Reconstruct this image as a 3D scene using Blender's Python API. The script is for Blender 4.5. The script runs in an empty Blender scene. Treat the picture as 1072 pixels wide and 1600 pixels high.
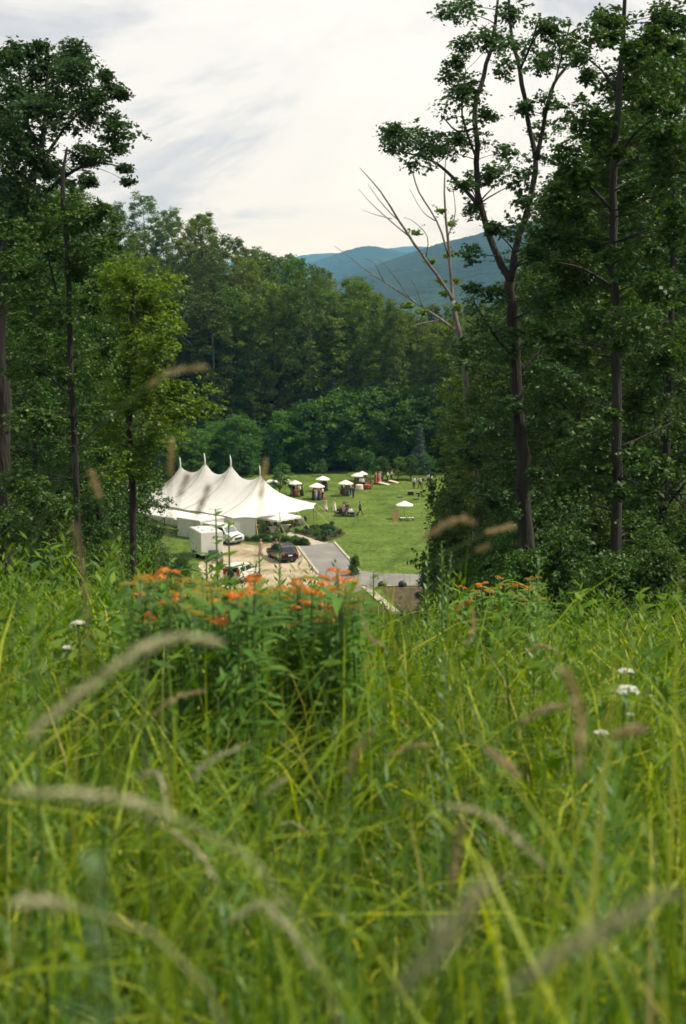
import bpy, bmesh, math, random
import numpy as np
from mathutils import Vector, Matrix

random.seed(7)
rng = np.random.default_rng(7)
SC = bpy.context.scene
COL = SC.collection
PI = math.pi
rad = math.radians

# ------------------------------------------------------------------ camera
H = 30.0                      # camera height above the lawn
FPX = 2062.0                  # focal length in pixels of a 1072 x 1600 picture
PITCH = math.atan((800 - 480) / FPX)
cam_d = bpy.data.cameras.new('camera')
cam_d.sensor_fit = 'VERTICAL'
cam_d.sensor_height = 36.0
cam_d.sensor_width = 24.12
cam_d.lens = FPX / 1600 * 36.0
cam_d.clip_start = 0.05
cam_d.clip_end = 60000
cam_d.dof.use_dof = True
cam_d.dof.focus_distance = 11.0
cam_d.dof.aperture_fstop = 5.8
cam = bpy.data.objects.new('camera', cam_d)
COL.objects.link(cam)
cam.location = (0, 0, H)
cam.rotation_euler = (PI / 2 - PITCH, 0, 0)
SC.camera = cam

# ------------------------------------------------------------------ light
SUN_AZ, SUN_EL = rad(88), rad(54)
sun_dir = Vector((math.sin(SUN_AZ) * math.cos(SUN_EL), math.cos(SUN_AZ) * math.cos(SUN_EL), math.sin(SUN_EL)))
sd = bpy.data.lights.new('sun', 'SUN')
sd.energy = 5.0
sd.angle = rad(2.5)
sd.color = (1.0, 0.92, 0.76)
sun = bpy.data.objects.new('sun', sd)
COL.objects.link(sun)
sun.rotation_euler = sun_dir.to_track_quat('Z', 'Y').to_euler()
sun.location = (60, 40, 120)

world = bpy.data.worlds.new('World')
SC.world = world
world.use_nodes = True
wn, wl = world.node_tree.nodes, world.node_tree.links
wn.clear()
w_out = wn.new('ShaderNodeOutputWorld')
w_bg = wn.new('ShaderNodeBackground')
w_bg.inputs['Strength'].default_value = 0.1
sky = wn.new('ShaderNodeTexSky')
sky.sky_type = 'NISHITA'
sky.sun_disc = False
sky.sun_elevation = SUN_EL
sky.sun_rotation = SUN_AZ
sky.air_density = 1.0
sky.dust_density = 1.5
tc = wn.new('ShaderNodeTexCoord')
sep = wn.new('ShaderNodeSeparateXYZ')
wl.new(tc.outputs['Generated'], sep.inputs[0])


def wmath(op, a, b=None, clamp=False):
    n = wn.new('ShaderNodeMath')
    n.operation = op
    n.use_clamp = clamp
    for i, v in enumerate((a, b)):
        if v is None:
            continue
        if isinstance(v, (int, float)):
            n.inputs[i].default_value = v
        else:
            wl.new(v, n.inputs[i])
    return n.outputs[0]


zz = wmath('ADD', wmath('MAXIMUM', sep.outputs['Z'], 0.0), 0.34)
comb = wn.new('ShaderNodeCombineXYZ')
wl.new(wmath('DIVIDE', sep.outputs['X'], zz), comb.inputs['X'])
wl.new(wmath('DIVIDE', sep.outputs['Y'], zz), comb.inputs['Y'])


def wnoise(scale, detail, rough, off, dist=0.0):
    mp = wn.new('ShaderNodeMapping')
    mp.inputs['Location'].default_value = off
    wl.new(comb.outputs[0], mp.inputs['Vector'])
    n = wn.new('ShaderNodeTexNoise')
    n.inputs['Scale'].default_value = scale
    n.inputs['Detail'].default_value = detail
    n.inputs['Roughness'].default_value = rough
    n.inputs['Distortion'].default_value = dist
    wl.new(mp.outputs[0], n.inputs['Vector'])
    return n.outputs['Fac']


def wramp(fac, stops):
    r = wn.new('ShaderNodeValToRGB')
    r.color_ramp.interpolation = 'EASE'
    while len(r.color_ramp.elements) < len(stops):
        r.color_ramp.elements.new(0.5)
    for e, (p, c) in zip(r.color_ramp.elements, stops):
        e.position = p
        e.color = (*c, 1)
    wl.new(fac, r.inputs['Fac'])
    return r.outputs['Color']


SKY_OFF = (3.63, 13.23, 0.0)
cloud_shade = wramp(wnoise(1.5, 8, 0.6, SKY_OFF, 0.5),
                    [(0.38, (9.8, 9.6, 9.1)), (0.50, (9.0, 8.85, 8.5)), (0.62, (5.9, 6.05, 6.6))])
cover = wramp(wnoise(1.1, 6, 0.6, (6.69, 3.96, 0.0), 0.2), [(0.28, (0.35, 0.35, 0.35)), (0.42, (0.97, 0.97, 0.97))])
mix = wn.new('ShaderNodeMix')
mix.data_type = 'RGBA'
wl.new(cover, mix.inputs[0])
wl.new(sky.outputs[0], mix.inputs[6])
wl.new(cloud_shade, mix.inputs[7])
wl.new(mix.outputs[2], w_bg.inputs['Color'])
wl.new(w_bg.outputs[0], w_out.inputs['Surface'])

# ------------------------------------------------------------------ picture settings
vs = SC.view_settings
vs.view_transform = 'Standard'
vs.look = 'None'
vs.exposure = 0.15
vs.gamma = 1.0
SC.render.engine = 'CYCLES'
cy = SC.cycles
cy.max_bounces = 6
cy.diffuse_bounces = 3
cy.glossy_bounces = 2
cy.transmission_bounces = 4
cy.transparent_max_bounces = 4
cy.volume_bounces = 0
cy.use_denoising = True
cy.denoiser = 'OPENIMAGEDENOISE'
cy.denoising_input_passes = 'RGB_ALBEDO_NORMAL'
cy.denoising_prefilter = 'ACCURATE'
cy.caustics_reflective = False
cy.caustics_refractive = False
cy.sample_clamp_indirect = 6.0


# ------------------------------------------------------------------ geometry helpers
FW = Vector((0, math.cos(PITCH), -math.sin(PITCH)))
UP = Vector((0, math.sin(PITCH), math.cos(PITCH)))


def ray(px, py):
    return FW + Vector((1, 0, 0)) * ((px - 536) / FPX) + UP * ((800 - py) / FPX)


def at(px, py, Y):
    """point seen at a pixel of the photograph, at distance Y in front of the camera"""
    d = ray(px, py)
    return Vector((0, 0, H)) + d * (Y / d.y)


def gr(px, py, z=0.0):
    """point of the level valley floor seen at a pixel"""
    d = ray(px, py)
    return Vector((0, 0, H)) + d * ((z - H) / d.z)


_ty = np.arange(-80, 420, 0.5)
_tz = np.interp(_ty, [-80, -30, 0, 5.5, 9, 14, 22, 40, 70, 100, 124, 300, 420],
                [46, 33.5, 28.95, 28.27, 27.5, 26.0, 23.4, 17.6, 9.6, 3.8, 0, 0, -6])
_k = np.exp(-0.5 * (np.arange(-8, 9) * 0.5 / 1.2) ** 2)
_tz = np.convolve(np.pad(_tz, 8, mode='edge'), _k / _k.sum(), mode='valid')
_tz[(_ty > 129) & (_ty < 290)] = 0


def sstep(a, b, x):
    t = np.clip((x - a) / (b - a), 0, 1)
    return t * t * (3 - 2 * t)


def terrain(x, y):
    x = np.asarray(x, float)
    y = np.asarray(y, float)
    z = np.interp(y, _ty, _tz)
    # wooded slopes: behind the lawn on the left, and along both sides of the valley
    back = np.clip(y - 247, 0, 170) * 0.20 * sstep(28, -40, x) + np.clip(y - 247, 0, 90) * 0.14 * sstep(-2, -45, x)
    left = np.clip(-(x + 43), 0, 90) * 0.30 * sstep(95, 150, y) * (1 - sstep(420, 900, y))
    right = np.clip(x - 26, 0, 80) * 0.22 * sstep(95, 150, y) * (1 - sstep(300, 600, y))
    z = z + back * (1 - sstep(420, 900, y)) + left + right
    z = z - 20 * sstep(400, 900, y)
    return z


def tz(x, y):
    return float(terrain(x, y))


def new_obj(name, me, parent=None, mat=None):
    o = bpy.data.objects.new(name, me)
    COL.objects.link(o)
    if parent is not None:
        o.parent = parent
    if mat is not None and me is not None:
        me.materials.append(mat)
    return o


def empty(name, loc=(0, 0, 0), rz=0.0):
    o = bpy.data.objects.new(name, None)
    COL.objects.link(o)
    o.location = loc
    o.rotation_euler = (0, 0, rz)
    o.empty_display_size = 0.3
    return o


def tag(o, label=None, cat=None, group=None, kind=None):
    if label:
        o['label'] = label
    if cat:
        o['category'] = cat
    if group:
        o['group'] = group
    if kind:
        o['kind'] = kind
    return o


def copy_tree(o, parent=None):
    c = o.copy()
    COL.objects.link(c)
    c.parent = parent
    for ch in list(KIDS.get(o.name, ())):
        copy_tree(ch, c)
    return c


KIDS = {}


def remember(root):
    """note the children of a prototype once, so copies stay cheap"""
    for ch in root.children:
        KIDS.setdefault(root.name, []).append(ch)
        remember(ch)


class MB:
    """collects simple shapes into one mesh"""

    def __init__(self):
        self.v = []
        self.f = []

    def add(self, vs, fs):
        b = len(self.v)
        self.v.extend([tuple(p) for p in vs])
        self.f.extend([tuple(i + b for i in f) for f in fs])
        return self

    def box(self, c, s, rz=0.0, taper=1.0):
        hx, hy, hz = s[0] / 2, s[1] / 2, s[2] / 2
        co, si = math.cos(rz), math.sin(rz)
        pts = []
        for z, k in ((-hz, 1.0), (hz, taper)):
            for x, y in ((-hx, -hy), (hx, -hy), (hx, hy), (-hx, hy)):
                x, y = x * k, y * k
                pts.append((c[0] + x * co - y * si, c[1] + x * si + y * co, c[2] + z))
        return self.add(pts, [(3, 2, 1, 0), (4, 5, 6, 7), (0, 1, 5, 4), (1, 2, 6, 5), (2, 3, 7, 6), (3, 0, 4, 7)])

    def tube(self, pts, radii, n=6, cap=True):
        pts = [Vector(p) for p in pts]
        if isinstance(radii, (int, float)):
            radii = [radii] * len(pts)
        vs, fs = [], []
        ref = None
        for i, p in enumerate(pts):
            a = pts[max(i - 1, 0)]
            b = pts[min(i + 1, len(pts) - 1)]
            t = (b - a)
            t = t.normalized() if t.length > 1e-9 else Vector((0, 0, 1))
            if ref is None:
                ref = t.orthogonal().normalized()
            u = (ref - t * ref.dot(t))
            u = u.normalized() if u.length > 1e-6 else t.orthogonal().normalized()
            ref = u
            w = t.cross(u)
            for k in range(n):
                a_ = 2 * PI * k / n
                vs.append(p + (u * math.cos(a_) + w * math.sin(a_)) * radii[i])
        for i in range(len(pts) - 1):
            for k in range(n):
                k2 = (k + 1) % n
                fs.append((i * n + k, i * n + k2, (i + 1) * n + k2, (i + 1) * n + k))
        if cap:
            fs.append(tuple(range(n - 1, -1, -1)))
            m = (len(pts) - 1) * n
            fs.append(tuple(m + k for k in range(n)))
        return self.add(vs, fs)

    def lathe(self, prof, n=12, c=(0, 0, 0), sx=1.0, sy=1.0, wob=0.0):
        vs, fs = [], []
        for i, (r, z) in enumerate(prof):
            for k in range(n):
                a = 2 * PI * k / n
                rr = r * (1 + (wob * math.cos(a * 3 + i) if wob else 0))
                vs.append((c[0] + rr * sx * math.cos(a), c[1] + rr * sy * math.sin(a), c[2] + z))
        for i in range(len(prof) - 1):
            for k in range(n):
                k2 = (k + 1) % n
                fs.append((i * n + k, i * n + k2, (i + 1) * n + k2, (i + 1) * n + k))
        fs.append(tuple(range(n - 1, -1, -1)))
        m = (len(prof) - 1) * n
        fs.append(tuple(m + k for k in range(n)))
        return self.add(vs, fs)

    def mesh(self, name, mat=None, smooth=False):
        me = bpy.data.meshes.new(name)
        me.from_pydata(self.v, [], self.f)
        if smooth:
            me.polygons.foreach_set('use_smooth', [True] * len(me.polygons))
        me.update()
        if mat:
            me.materials.append(mat)
        return me

    def build(self, name, mat=None, parent=None, smooth=False):
        return new_obj(name, self.mesh(name, mat, smooth), parent)


def np_mesh(name, verts, quads, mat=None, smooth=False):
    """verts (n,3), quads (m,4) -> mesh, fast"""
    me = bpy.data.meshes.new(name)
    n, m = len(verts), len(quads)
    k = quads.shape[1]
    me.vertices.add(n)
    me.vertices.foreach_set('co', np.ascontiguousarray(verts, np.float32).ravel())
    me.loops.add(m * k)
    me.loops.foreach_set('vertex_index', np.ascontiguousarray(quads, np.int32).ravel())
    me.polygons.add(m)
    me.polygons.foreach_set('loop_start', np.arange(0, m * k, k, dtype=np.int32))
    me.polygons.foreach_set('loop_total', np.full(m, k, np.int32))
    if smooth:
        me.polygons.foreach_set('use_smooth', np.ones(m, bool))
    me.update(calc_edges=True)
    if mat:
        me.materials.append(mat)
    return me


def unit(a):
    return a / np.maximum(np.linalg.norm(a, axis=-1, keepdims=True), 1e-9)


def leaf_quads(c, axis, normal, length, width):
    """diamond leaves: verts and quads for arrays of centres, axes, normals, lengths and widths"""
    axis = unit(axis)
    side = unit(np.cross(axis, normal))
    L = length[:, None] / 2
    W = width[:, None] / 2
    v = np.stack([c - axis * L, c + side * W - axis * L * 0.1, c + axis * L, c - side * W - axis * L * 0.1], 1)
    n = len(c)
    q = np.arange(n * 4).reshape(n, 4)
    return v.reshape(-1, 3), q


def sprays(centres, radii, n_spray, n_leaf, size, r, flat=0.75, droop=0.15):
    """leaf clusters: every clump is filled with sprays of leaves. radii (m,3)"""
    m = len(centres)
    cid = np.repeat(np.arange(m), n_spray)
    d = unit(r.normal(size=(len(cid), 3)))
    d[:, 2] = d[:, 2] * 0.85 + 0.12
    rr = r.uniform(0.25, 1.0, (len(cid), 1)) ** 0.6 * np.where(r.random((len(cid), 1)) < 0.22, r.uniform(1.0, 1.2, (len(cid), 1)), 1.0)
    tip = centres[cid] + d * radii[cid] * rr
    out = unit(tip - centres[cid] + r.normal(size=d.shape) * 0.25 * radii[cid])
    out[:, 2] = out[:, 2] * 0.45 - droop
    out = unit(out)
    ln = r.uniform(0.6, 1.3, (len(cid), 1)) * size * 3.2
    sid = np.repeat(np.arange(len(cid)), n_leaf)
    t = r.uniform(0.0, 1.0, (len(sid), 1))
    upv = np.array([0, 0, 1.0])
    side = unit(np.cross(out, upv) + 1e-6)[sid]
    sgn = np.where(r.random((len(sid), 1)) < 0.5, -1.0, 1.0)
    ax = out[sid] * 0.55 + side * sgn * r.uniform(0.3, 1.1, (len(sid), 1)) + r.normal(size=(len(sid), 3)) * 0.25
    ax[:, 2] -= droop
    ax = unit(ax)
    c = tip[sid] - out[sid] * ln[sid] * (1 - t) + ax * size * 0.5 + r.normal(size=(len(sid), 3)) * size * 0.25
    nrm = upv * flat + r.normal(size=(len(sid), 3)) * (0.5 + 0.5 * (1 - flat))
    L = size * r.uniform(0.42, 1.4, len(sid))
    return leaf_quads(c, ax, nrm, L, L * r.uniform(0.5, 0.75, len(sid)))


# ------------------------------------------------------------------ materials
MATS = {}


def mat_new(name):
    m = bpy.data.materials.new(name)
    m.use_nodes = True
    m.node_tree.nodes.clear()
    MATS[name] = m
    return m, m.node_tree.nodes, m.node_tree.links


def ramp_node(nt, stops, interp='LINEAR'):
    r = nt.new('ShaderNodeValToRGB')
    r.color_ramp.interpolation = interp
    while len(r.color_ramp.elements) < len(stops):
        r.color_ramp.elements.new(0.5)
    for e, (p, c) in zip(r.color_ramp.elements, stops):
        e.position = p
        e.color = (*c, 1)
    return r


def surf(name, c1, c2=None, rough=0.7, scale=3.0, detail=5, bump=0.0, bscale=None, metal=0.0, spec=0.5, stretch=(1, 1, 1), coat=0.0, lo=0.35, hi=0.65, translucent=0.0):
    """plain painted, fabric or mineral surface with a noisy tone"""
    m, n, l = mat_new(name)
    out = n.new('ShaderNodeOutputMaterial')
    b = n.new('ShaderNodeBsdfPrincipled')
    b.inputs['Roughness'].default_value = rough
    b.inputs['Metallic'].default_value = metal
    b.inputs['Specular IOR Level'].default_value = spec
    b.inputs['Coat Weight'].default_value = coat
    t = n.new('ShaderNodeTexCoord')
    mp = n.new('ShaderNodeMapping')
    mp.inputs['Scale'].default_value = stretch
    l.new(t.outputs['Object'], mp.inputs['Vector'])
    if c2 is None:
        c2 = tuple(v * 0.82 for v in c1)
    nz = n.new('ShaderNodeTexNoise')
    nz.inputs['Scale'].default_value = scale
    nz.inputs['Detail'].default_value = detail
    nz.inputs['Roughness'].default_value = 0.6
    l.new(mp.outputs[0], nz.inputs['Vector'])
    r = ramp_node(n, [(lo, c2), (hi, c1)])
    l.new(nz.outputs['Fac'], r.inputs['Fac'])
    l.new(r.outputs['Color'], b.inputs['Base Color'])
    if bump:
        n2 = n.new('ShaderNodeTexNoise')
        n2.inputs['Scale'].default_value = bscale or scale * 4
        n2.inputs['Detail'].default_value = 4
        l.new(mp.outputs[0], n2.inputs['Vector'])
        bp = n.new('ShaderNodeBump')
        bp.inputs['Strength'].default_value = 1.0
        bp.inputs['Distance'].default_value = bump
        l.new(n2.outputs['Fac'], bp.inputs['Height'])
        l.new(bp.outputs[0], b.inputs['Normal'])
    if translucent:
        tr = n.new('ShaderNodeBsdfTranslucent')
        l.new(r.outputs['Color'], tr.inputs['Color'])
        mx = n.new('ShaderNodeMixShader')
        mx.inputs[0].default_value = translucent
        l.new(b.outputs[0], mx.inputs[1])
        l.new(tr.outputs[0], mx.inputs[2])
        l.new(mx.outputs[0], out.inputs['Surface'])
    else:
        l.new(b.outputs[0], out.inputs['Surface'])
    return m


def leafmat(name, stops, trans=0.28, gloss=0.022, objvar=0.25, rough=0.5):
    """leaf: reflects and lets light through; tone differs leaf by leaf and plant by plant"""
    m, n, l = mat_new(name)
    out = n.new('ShaderNodeOutputMaterial')
    g = n.new('ShaderNodeNewGeometry')
    r = ramp_node(n, stops)
    l.new(g.outputs['Random Per Island'], r.inputs['Fac'])
    oi = n.new('ShaderNodeObjectInfo')
    hsv = n.new('ShaderNodeHueSaturation')
    mr = n.new('ShaderNodeMapRange')
    mr.inputs['To Min'].default_value = 1 - objvar
    mr.inputs['To Max'].default_value = 1 + objvar
    l.new(oi.outputs['Random'], mr.inputs['Value'])
    mh = n.new('ShaderNodeMapRange')
    mh.inputs['To Min'].default_value = 0.5 - objvar * 0.06
    mh.inputs['To Max'].default_value = 0.5 + objvar * 0.06
    ml = n.new('ShaderNodeMath')
    ml.operation = 'FRACT'
    mm = n.new('ShaderNodeMath')
    mm.operation = 'MULTIPLY'
    mm.inputs[1].default_value = 7.31
    l.new(oi.outputs['Random'], mm.inputs[0])
    l.new(mm.outputs[0], ml.inputs[0])
    l.new(ml.outputs[0], mh.inputs['Value'])
    l.new(mh.outputs[0], hsv.inputs['Hue'])
    l.new(mr.outputs[0], hsv.inputs['Value'])
    l.new(r.outputs['Color'], hsv.inputs['Color'])
    d = n.new('ShaderNodeBsdfDiffuse')
    t = n.new('ShaderNodeBsdfTranslucent')
    gl = n.new('ShaderNodeBsdfGlossy')
    gl.inputs['Roughness'].default_value = rough
    gl.inputs['Color'].default_value = (0.8, 0.85, 0.9, 1)
    l.new(hsv.outputs[0], d.inputs['Color'])
    tw = n.new('ShaderNodeHueSaturation')
    tw.inputs['Hue'].default_value = 0.495
    tw.inputs['Saturation'].default_value = 1.1
    tw.inputs['Value'].default_value = 1.35
    l.new(hsv.outputs[0], tw.inputs['Color'])
    l.new(tw.outputs[0], t.inputs['Color'])
    m1 = n.new('ShaderNodeMixShader')
    m1.inputs[0].default_value = trans
    l.new(d.outputs[0], m1.inputs[1])
    l.new(t.outputs[0], m1.inputs[2])
    m2 = n.new('ShaderNodeMixShader')
    m2.inputs[0].default_value = gloss
    l.new(m1.outputs[0], m2.inputs[1])
    l.new(gl.outputs[0], m2.inputs[2])
    l.new(m2.outputs[0], out.inputs['Surface'])
    return m


# leaves
leafmat('leaf_forest', [(0, (0.042, 0.088, 0.012)), (0.5, (0.082, 0.140, 0.017)), (1, (0.150, 0.205, 0.026))], objvar=0.35)
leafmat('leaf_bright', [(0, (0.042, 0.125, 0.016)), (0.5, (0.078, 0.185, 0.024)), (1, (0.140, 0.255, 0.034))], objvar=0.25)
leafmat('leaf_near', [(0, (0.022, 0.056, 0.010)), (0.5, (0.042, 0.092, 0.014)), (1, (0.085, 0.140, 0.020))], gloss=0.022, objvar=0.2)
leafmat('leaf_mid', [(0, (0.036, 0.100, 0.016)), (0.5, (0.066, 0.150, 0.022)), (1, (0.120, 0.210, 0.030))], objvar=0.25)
leafmat('leaf_deep', [(0, (0.026, 0.070, 0.010)), (0.5, (0.050, 0.112, 0.015)), (1, (0.095, 0.165, 0.022))], objvar=0.25)  # deeper green leaf tone, worn by the undergrowth shrubs
leafmat('leaf_bluish', [(0, (0.024, 0.064, 0.020)), (0.5, (0.042, 0.094, 0.026)), (1, (0.078, 0.135, 0.036))], gloss=0.022, objvar=0.15)
leafmat('leaf_yellow', [(0, (0.062, 0.130, 0.010)), (0.5, (0.118, 0.205, 0.016)), (1, (0.200, 0.295, 0.028))], trans=0.45, objvar=0.15)
leafmat('leaf_olive', [(0, (0.056, 0.104, 0.012)), (0.5, (0.100, 0.165, 0.018)), (1, (0.165, 0.228, 0.028))], trans=0.35, objvar=0.2)
leafmat('leaf_shrub', [(0, (0.04, 0.10, 0.022)), (0.5, (0.075, 0.155, 0.028)), (1, (0.125, 0.22, 0.04))], objvar=0.3)
leafmat('leaf_silver', [(0, (0.06, 0.10, 0.07)), (0.5, (0.09, 0.14, 0.10)), (1, (0.13, 0.18, 0.13))], objvar=0.1)
leafmat('grass_blade', [(0, (0.030, 0.085, 0.006)), (0.35, (0.075, 0.150, 0.008)), (0.70, (0.152, 0.232, 0.011)), (0.94, (0.30, 0.36, 0.020)), (0.985, (0.36, 0.31, 0.09)), (1, (0.44, 0.37, 0.17))], trans=0.42, gloss=0.012, objvar=0.0)
leafmat('grass_wide', [(0, (0.075, 0.150, 0.008)), (0.5, (0.165, 0.248, 0.011)), (0.85, (0.33, 0.40, 0.020)), (1, (0.42, 0.44, 0.07))], trans=0.42, gloss=0.012, objvar=0.0)
leafmat('grass_soft', [(0, (0.034, 0.088, 0.006)), (0.5, (0.074, 0.145, 0.009)), (1, (0.145, 0.215, 0.014))], trans=0.4, gloss=0.02, objvar=0.0)
leafmat('grass_fine', [(0, (0.046, 0.098, 0.010)), (0.6, (0.105, 0.170, 0.018)), (1, (0.21, 0.25, 0.045))], trans=0.35, gloss=0.012, objvar=0.0)
leafmat('herb_leaf', [(0, (0.040, 0.105, 0.010)), (0.5, (0.080, 0.165, 0.013)), (1, (0.145, 0.235, 0.020))], trans=0.35, gloss=0.012, objvar=0.15)
leafmat('herb_dark', [(0, (0.030, 0.085, 0.014)), (0.5, (0.052, 0.125, 0.018)), (1, (0.085, 0.170, 0.024))], trans=0.3, gloss=0.04, objvar=0.15)
leafmat('herb_mid', [(0, (0.052, 0.135, 0.022)), (0.5, (0.085, 0.190, 0.028)), (1, (0.135, 0.245, 0.038))], trans=0.35, objvar=0.2)
leafmat('grass_dry', [(0, (0.20, 0.14, 0.06)), (0.5, (0.34, 0.27, 0.13)), (1, (0.48, 0.41, 0.24))], trans=0.3, gloss=0.03, objvar=0.0)
leafmat('grass_low_shade', [(0, (0.012, 0.040, 0.003)), (0.5, (0.028, 0.074, 0.004)), (1, (0.060, 0.122, 0.007))], trans=0.3, gloss=0.02, objvar=0.0)  # base layer darkened in colour, painting the shade in gaps between plants
leafmat('plume_leaf', [(0, (0.06, 0.155, 0.02)), (1, (0.13, 0.25, 0.035))], trans=0.35, gloss=0.06, objvar=0.2)
leafmat('petal_orange', [(0, (0.50, 0.10, 0.008)), (0.35, (0.66, 0.19, 0.012)), (0.75, (0.72, 0.28, 0.02)), (1, (0.66, 0.40, 0.06))], trans=0.3, gloss=0.04, objvar=0.1)
leafmat('petal_bud', [(0, (0.24, 0.28, 0.035)), (0.5, (0.36, 0.34, 0.04)), (0.75, (0.50, 0.30, 0.03)), (1, (0.66, 0.27, 0.02))], trans=0.25, gloss=0.04, objvar=0.1)
leafmat('petal_white', [(0, (0.62, 0.62, 0.55)), (1, (0.80, 0.80, 0.74))], trans=0.25, gloss=0.03, objvar=0.05)
leafmat('petal_pink', [(0, (0.40, 0.12, 0.25)), (1, (0.55, 0.20, 0.36))], trans=0.25, gloss=0.03, objvar=0.05)
leafmat('seed_pale', [(0, (0.32, 0.32, 0.17)), (0.5, (0.45, 0.43, 0.26)), (1, (0.56, 0.54, 0.36))], trans=0.3, gloss=0.04, objvar=0.12)
leafmat('seed_brown', [(0, (0.30, 0.24, 0.11)), (0.5, (0.42, 0.34, 0.17)), (1, (0.52, 0.44, 0.25))], trans=0.25, gloss=0.04, objvar=0.15)
leafmat('seed_russet', [(0, (0.27, 0.20, 0.10)), (0.5, (0.36, 0.28, 0.15)), (1, (0.44, 0.36, 0.21))], trans=0.2, gloss=0.04, objvar=0.1)
surf('stem_green', (0.065, 0.13, 0.025), (0.045, 0.09, 0.018), rough=0.6, scale=20)
surf('stem_straw', (0.34, 0.31, 0.15), (0.20, 0.22, 0.09), rough=0.6, scale=12)
surf('bark_dark', (0.034, 0.028, 0.022), (0.010, 0.008, 0.0065), rough=0.9, scale=3.0, bump=0.09, bscale=5, stretch=(2.2, 2.2, 0.35))
surf('bark_pale', (0.24, 0.22, 0.19), (0.10, 0.088, 0.075), rough=0.9, scale=4.0, bump=0.03, bscale=8, stretch=(2, 2, 0.4))
surf('bark_grey', (0.13, 0.115, 0.09), (0.06, 0.05, 0.04), rough=0.9, scale=4.0, bump=0.03, bscale=8, stretch=(2, 2, 0.4))

# ground
def ground_mat(name, cols, scales, bump, bscale, rough=0.95, var=(0.55, 1.4)):
    m, n, l = mat_new(name)
    out = n.new('ShaderNodeOutputMaterial')
    b = n.new('ShaderNodeBsdfPrincipled')
    b.inputs['Roughness'].default_value = rough
    b.inputs['Specular IOR Level'].default_value = 0.15
    t = n.new('ShaderNodeTexCoord')
    big = n.new('ShaderNodeTexNoise')
    big.inputs['Scale'].default_value = scales[0]
    big.inputs['Detail'].default_value = 6
    big.inputs['Roughness'].default_value = 0.65
    l.new(t.outputs['Object'], big.inputs['Vector'])
    r1 = ramp_node(n, [(0.34, cols[0]), (0.5, cols[1]), (0.66, cols[2])])
    l.new(big.outputs['Fac'], r1.inputs['Fac'])
    fine = n.new('ShaderNodeTexNoise')
    fine.inputs['Scale'].default_value = scales[1]
    fine.inputs['Detail'].default_value = 5
    fine.inputs['Roughness'].default_value = 0.7
    l.new(t.outputs['Object'], fine.inputs['Vector'])
    mr = n.new('ShaderNodeMapRange')
    mr.inputs['From Min'].default_value = 0.3
    mr.inputs['From Max'].default_value = 0.7
    mr.inputs['To Min'].default_value = var[0]
    mr.inputs['To Max'].default_value = var[1]
    l.new(fine.outputs['Fac'], mr.inputs['Value'])
    hsv = n.new('ShaderNodeHueSaturation')
    l.new(r1.outputs[0], hsv.inputs['Color'])
    l.new(mr.outputs[0], hsv.inputs['Value'])
    l.new(hsv.outputs[0], b.inputs['Base Color'])
    bn = n.new('ShaderNodeTexNoise')
    bn.inputs['Scale'].default_value = bscale
    bn.inputs['Detail'].default_value = 4
    l.new(t.outputs['Object'], bn.inputs['Vector'])
    bp = n.new('ShaderNodeBump')
    bp.inputs['Distance'].default_value = bump
    l.new(bn.outputs['Fac'], bp.inputs['Height'])
    l.new(bp.outputs[0], b.inputs['Normal'])
    l.new(b.outputs[0], out.inputs['Surface'])
    return m


ground_mat('forest_floor', [(0.030, 0.045, 0.018), (0.045, 0.062, 0.022), (0.06, 0.05, 0.03)], (0.25, 6), 0.05, 8)
ground_mat('lawn', [(0.058, 0.098, 0.016), (0.090, 0.146, 0.023), (0.135, 0.182, 0.034)], (0.22, 1.7), 0.25, 4, var=(0.4, 1.55))
ground_mat('gravel', [(0.23, 0.19, 0.115), (0.36, 0.30, 0.205), (0.46, 0.40, 0.29)], (0.28, 4), 0.03, 14)
ground_mat('asphalt', [(0.17, 0.165, 0.155), (0.20, 0.195, 0.185), (0.235, 0.23, 0.215)], (0.3, 16), 0.008, 30)
ground_mat('mulch', [(0.035, 0.022, 0.015), (0.055, 0.036, 0.024), (0.085, 0.055, 0.036)], (1.2, 12), 0.05, 14)
ground_mat('mulch_tan', [(0.055, 0.040, 0.026), (0.085, 0.060, 0.040), (0.12, 0.088, 0.058)], (1.2, 12), 0.05, 14)
ground_mat('stone_edge', [(0.28, 0.25, 0.19), (0.38, 0.34, 0.27), (0.46, 0.42, 0.34)], (1.0, 10), 0.02, 12)
ground_mat('mountain_wood', [(0.006, 0.018, 0.009), (0.013, 0.030, 0.014), (0.024, 0.046, 0.018)], (0.0035, 0.03), 12.0, 0.035)
# made things
surf('sailcloth', (0.82, 0.805, 0.775), (0.73, 0.715, 0.69), rough=0.6, scale=0.7, translucent=0.25, bump=0.05, bscale=0.9)
surf('canvas_wall', (0.76, 0.76, 0.70), (0.69, 0.70, 0.64), rough=0.7, scale=1.2, translucent=0.3, bump=0.02, bscale=0.8, stretch=(3, 3, 0.5))
surf('canvas_seam', (0.36, 0.35, 0.31), rough=0.8)
surf('canvas_stitch', (0.58, 0.56, 0.52), rough=0.8)
surf('canvas_white', (0.80, 0.79, 0.74), (0.72, 0.71, 0.66), rough=0.65, scale=1.0, translucent=0.15)
surf('pole_wood', (0.33, 0.22, 0.12), (0.24, 0.15, 0.08), rough=0.6, scale=6, stretch=(3, 3, 0.4))
surf('white_paint', (0.78, 0.77, 0.73), (0.72, 0.71, 0.67), rough=0.4, scale=2)
surf('rope', (0.60, 0.52, 0.26), (0.48, 0.41, 0.20), rough=0.8, scale=20)
surf('trailer_skin', (0.74, 0.74, 0.70), (0.66, 0.66, 0.63), rough=0.35, scale=1.5)
surf('black_plastic', (0.022, 0.022, 0.022), rough=0.5, scale=8)
surf('dark_trim', (0.05, 0.05, 0.05), rough=0.5)
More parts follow.
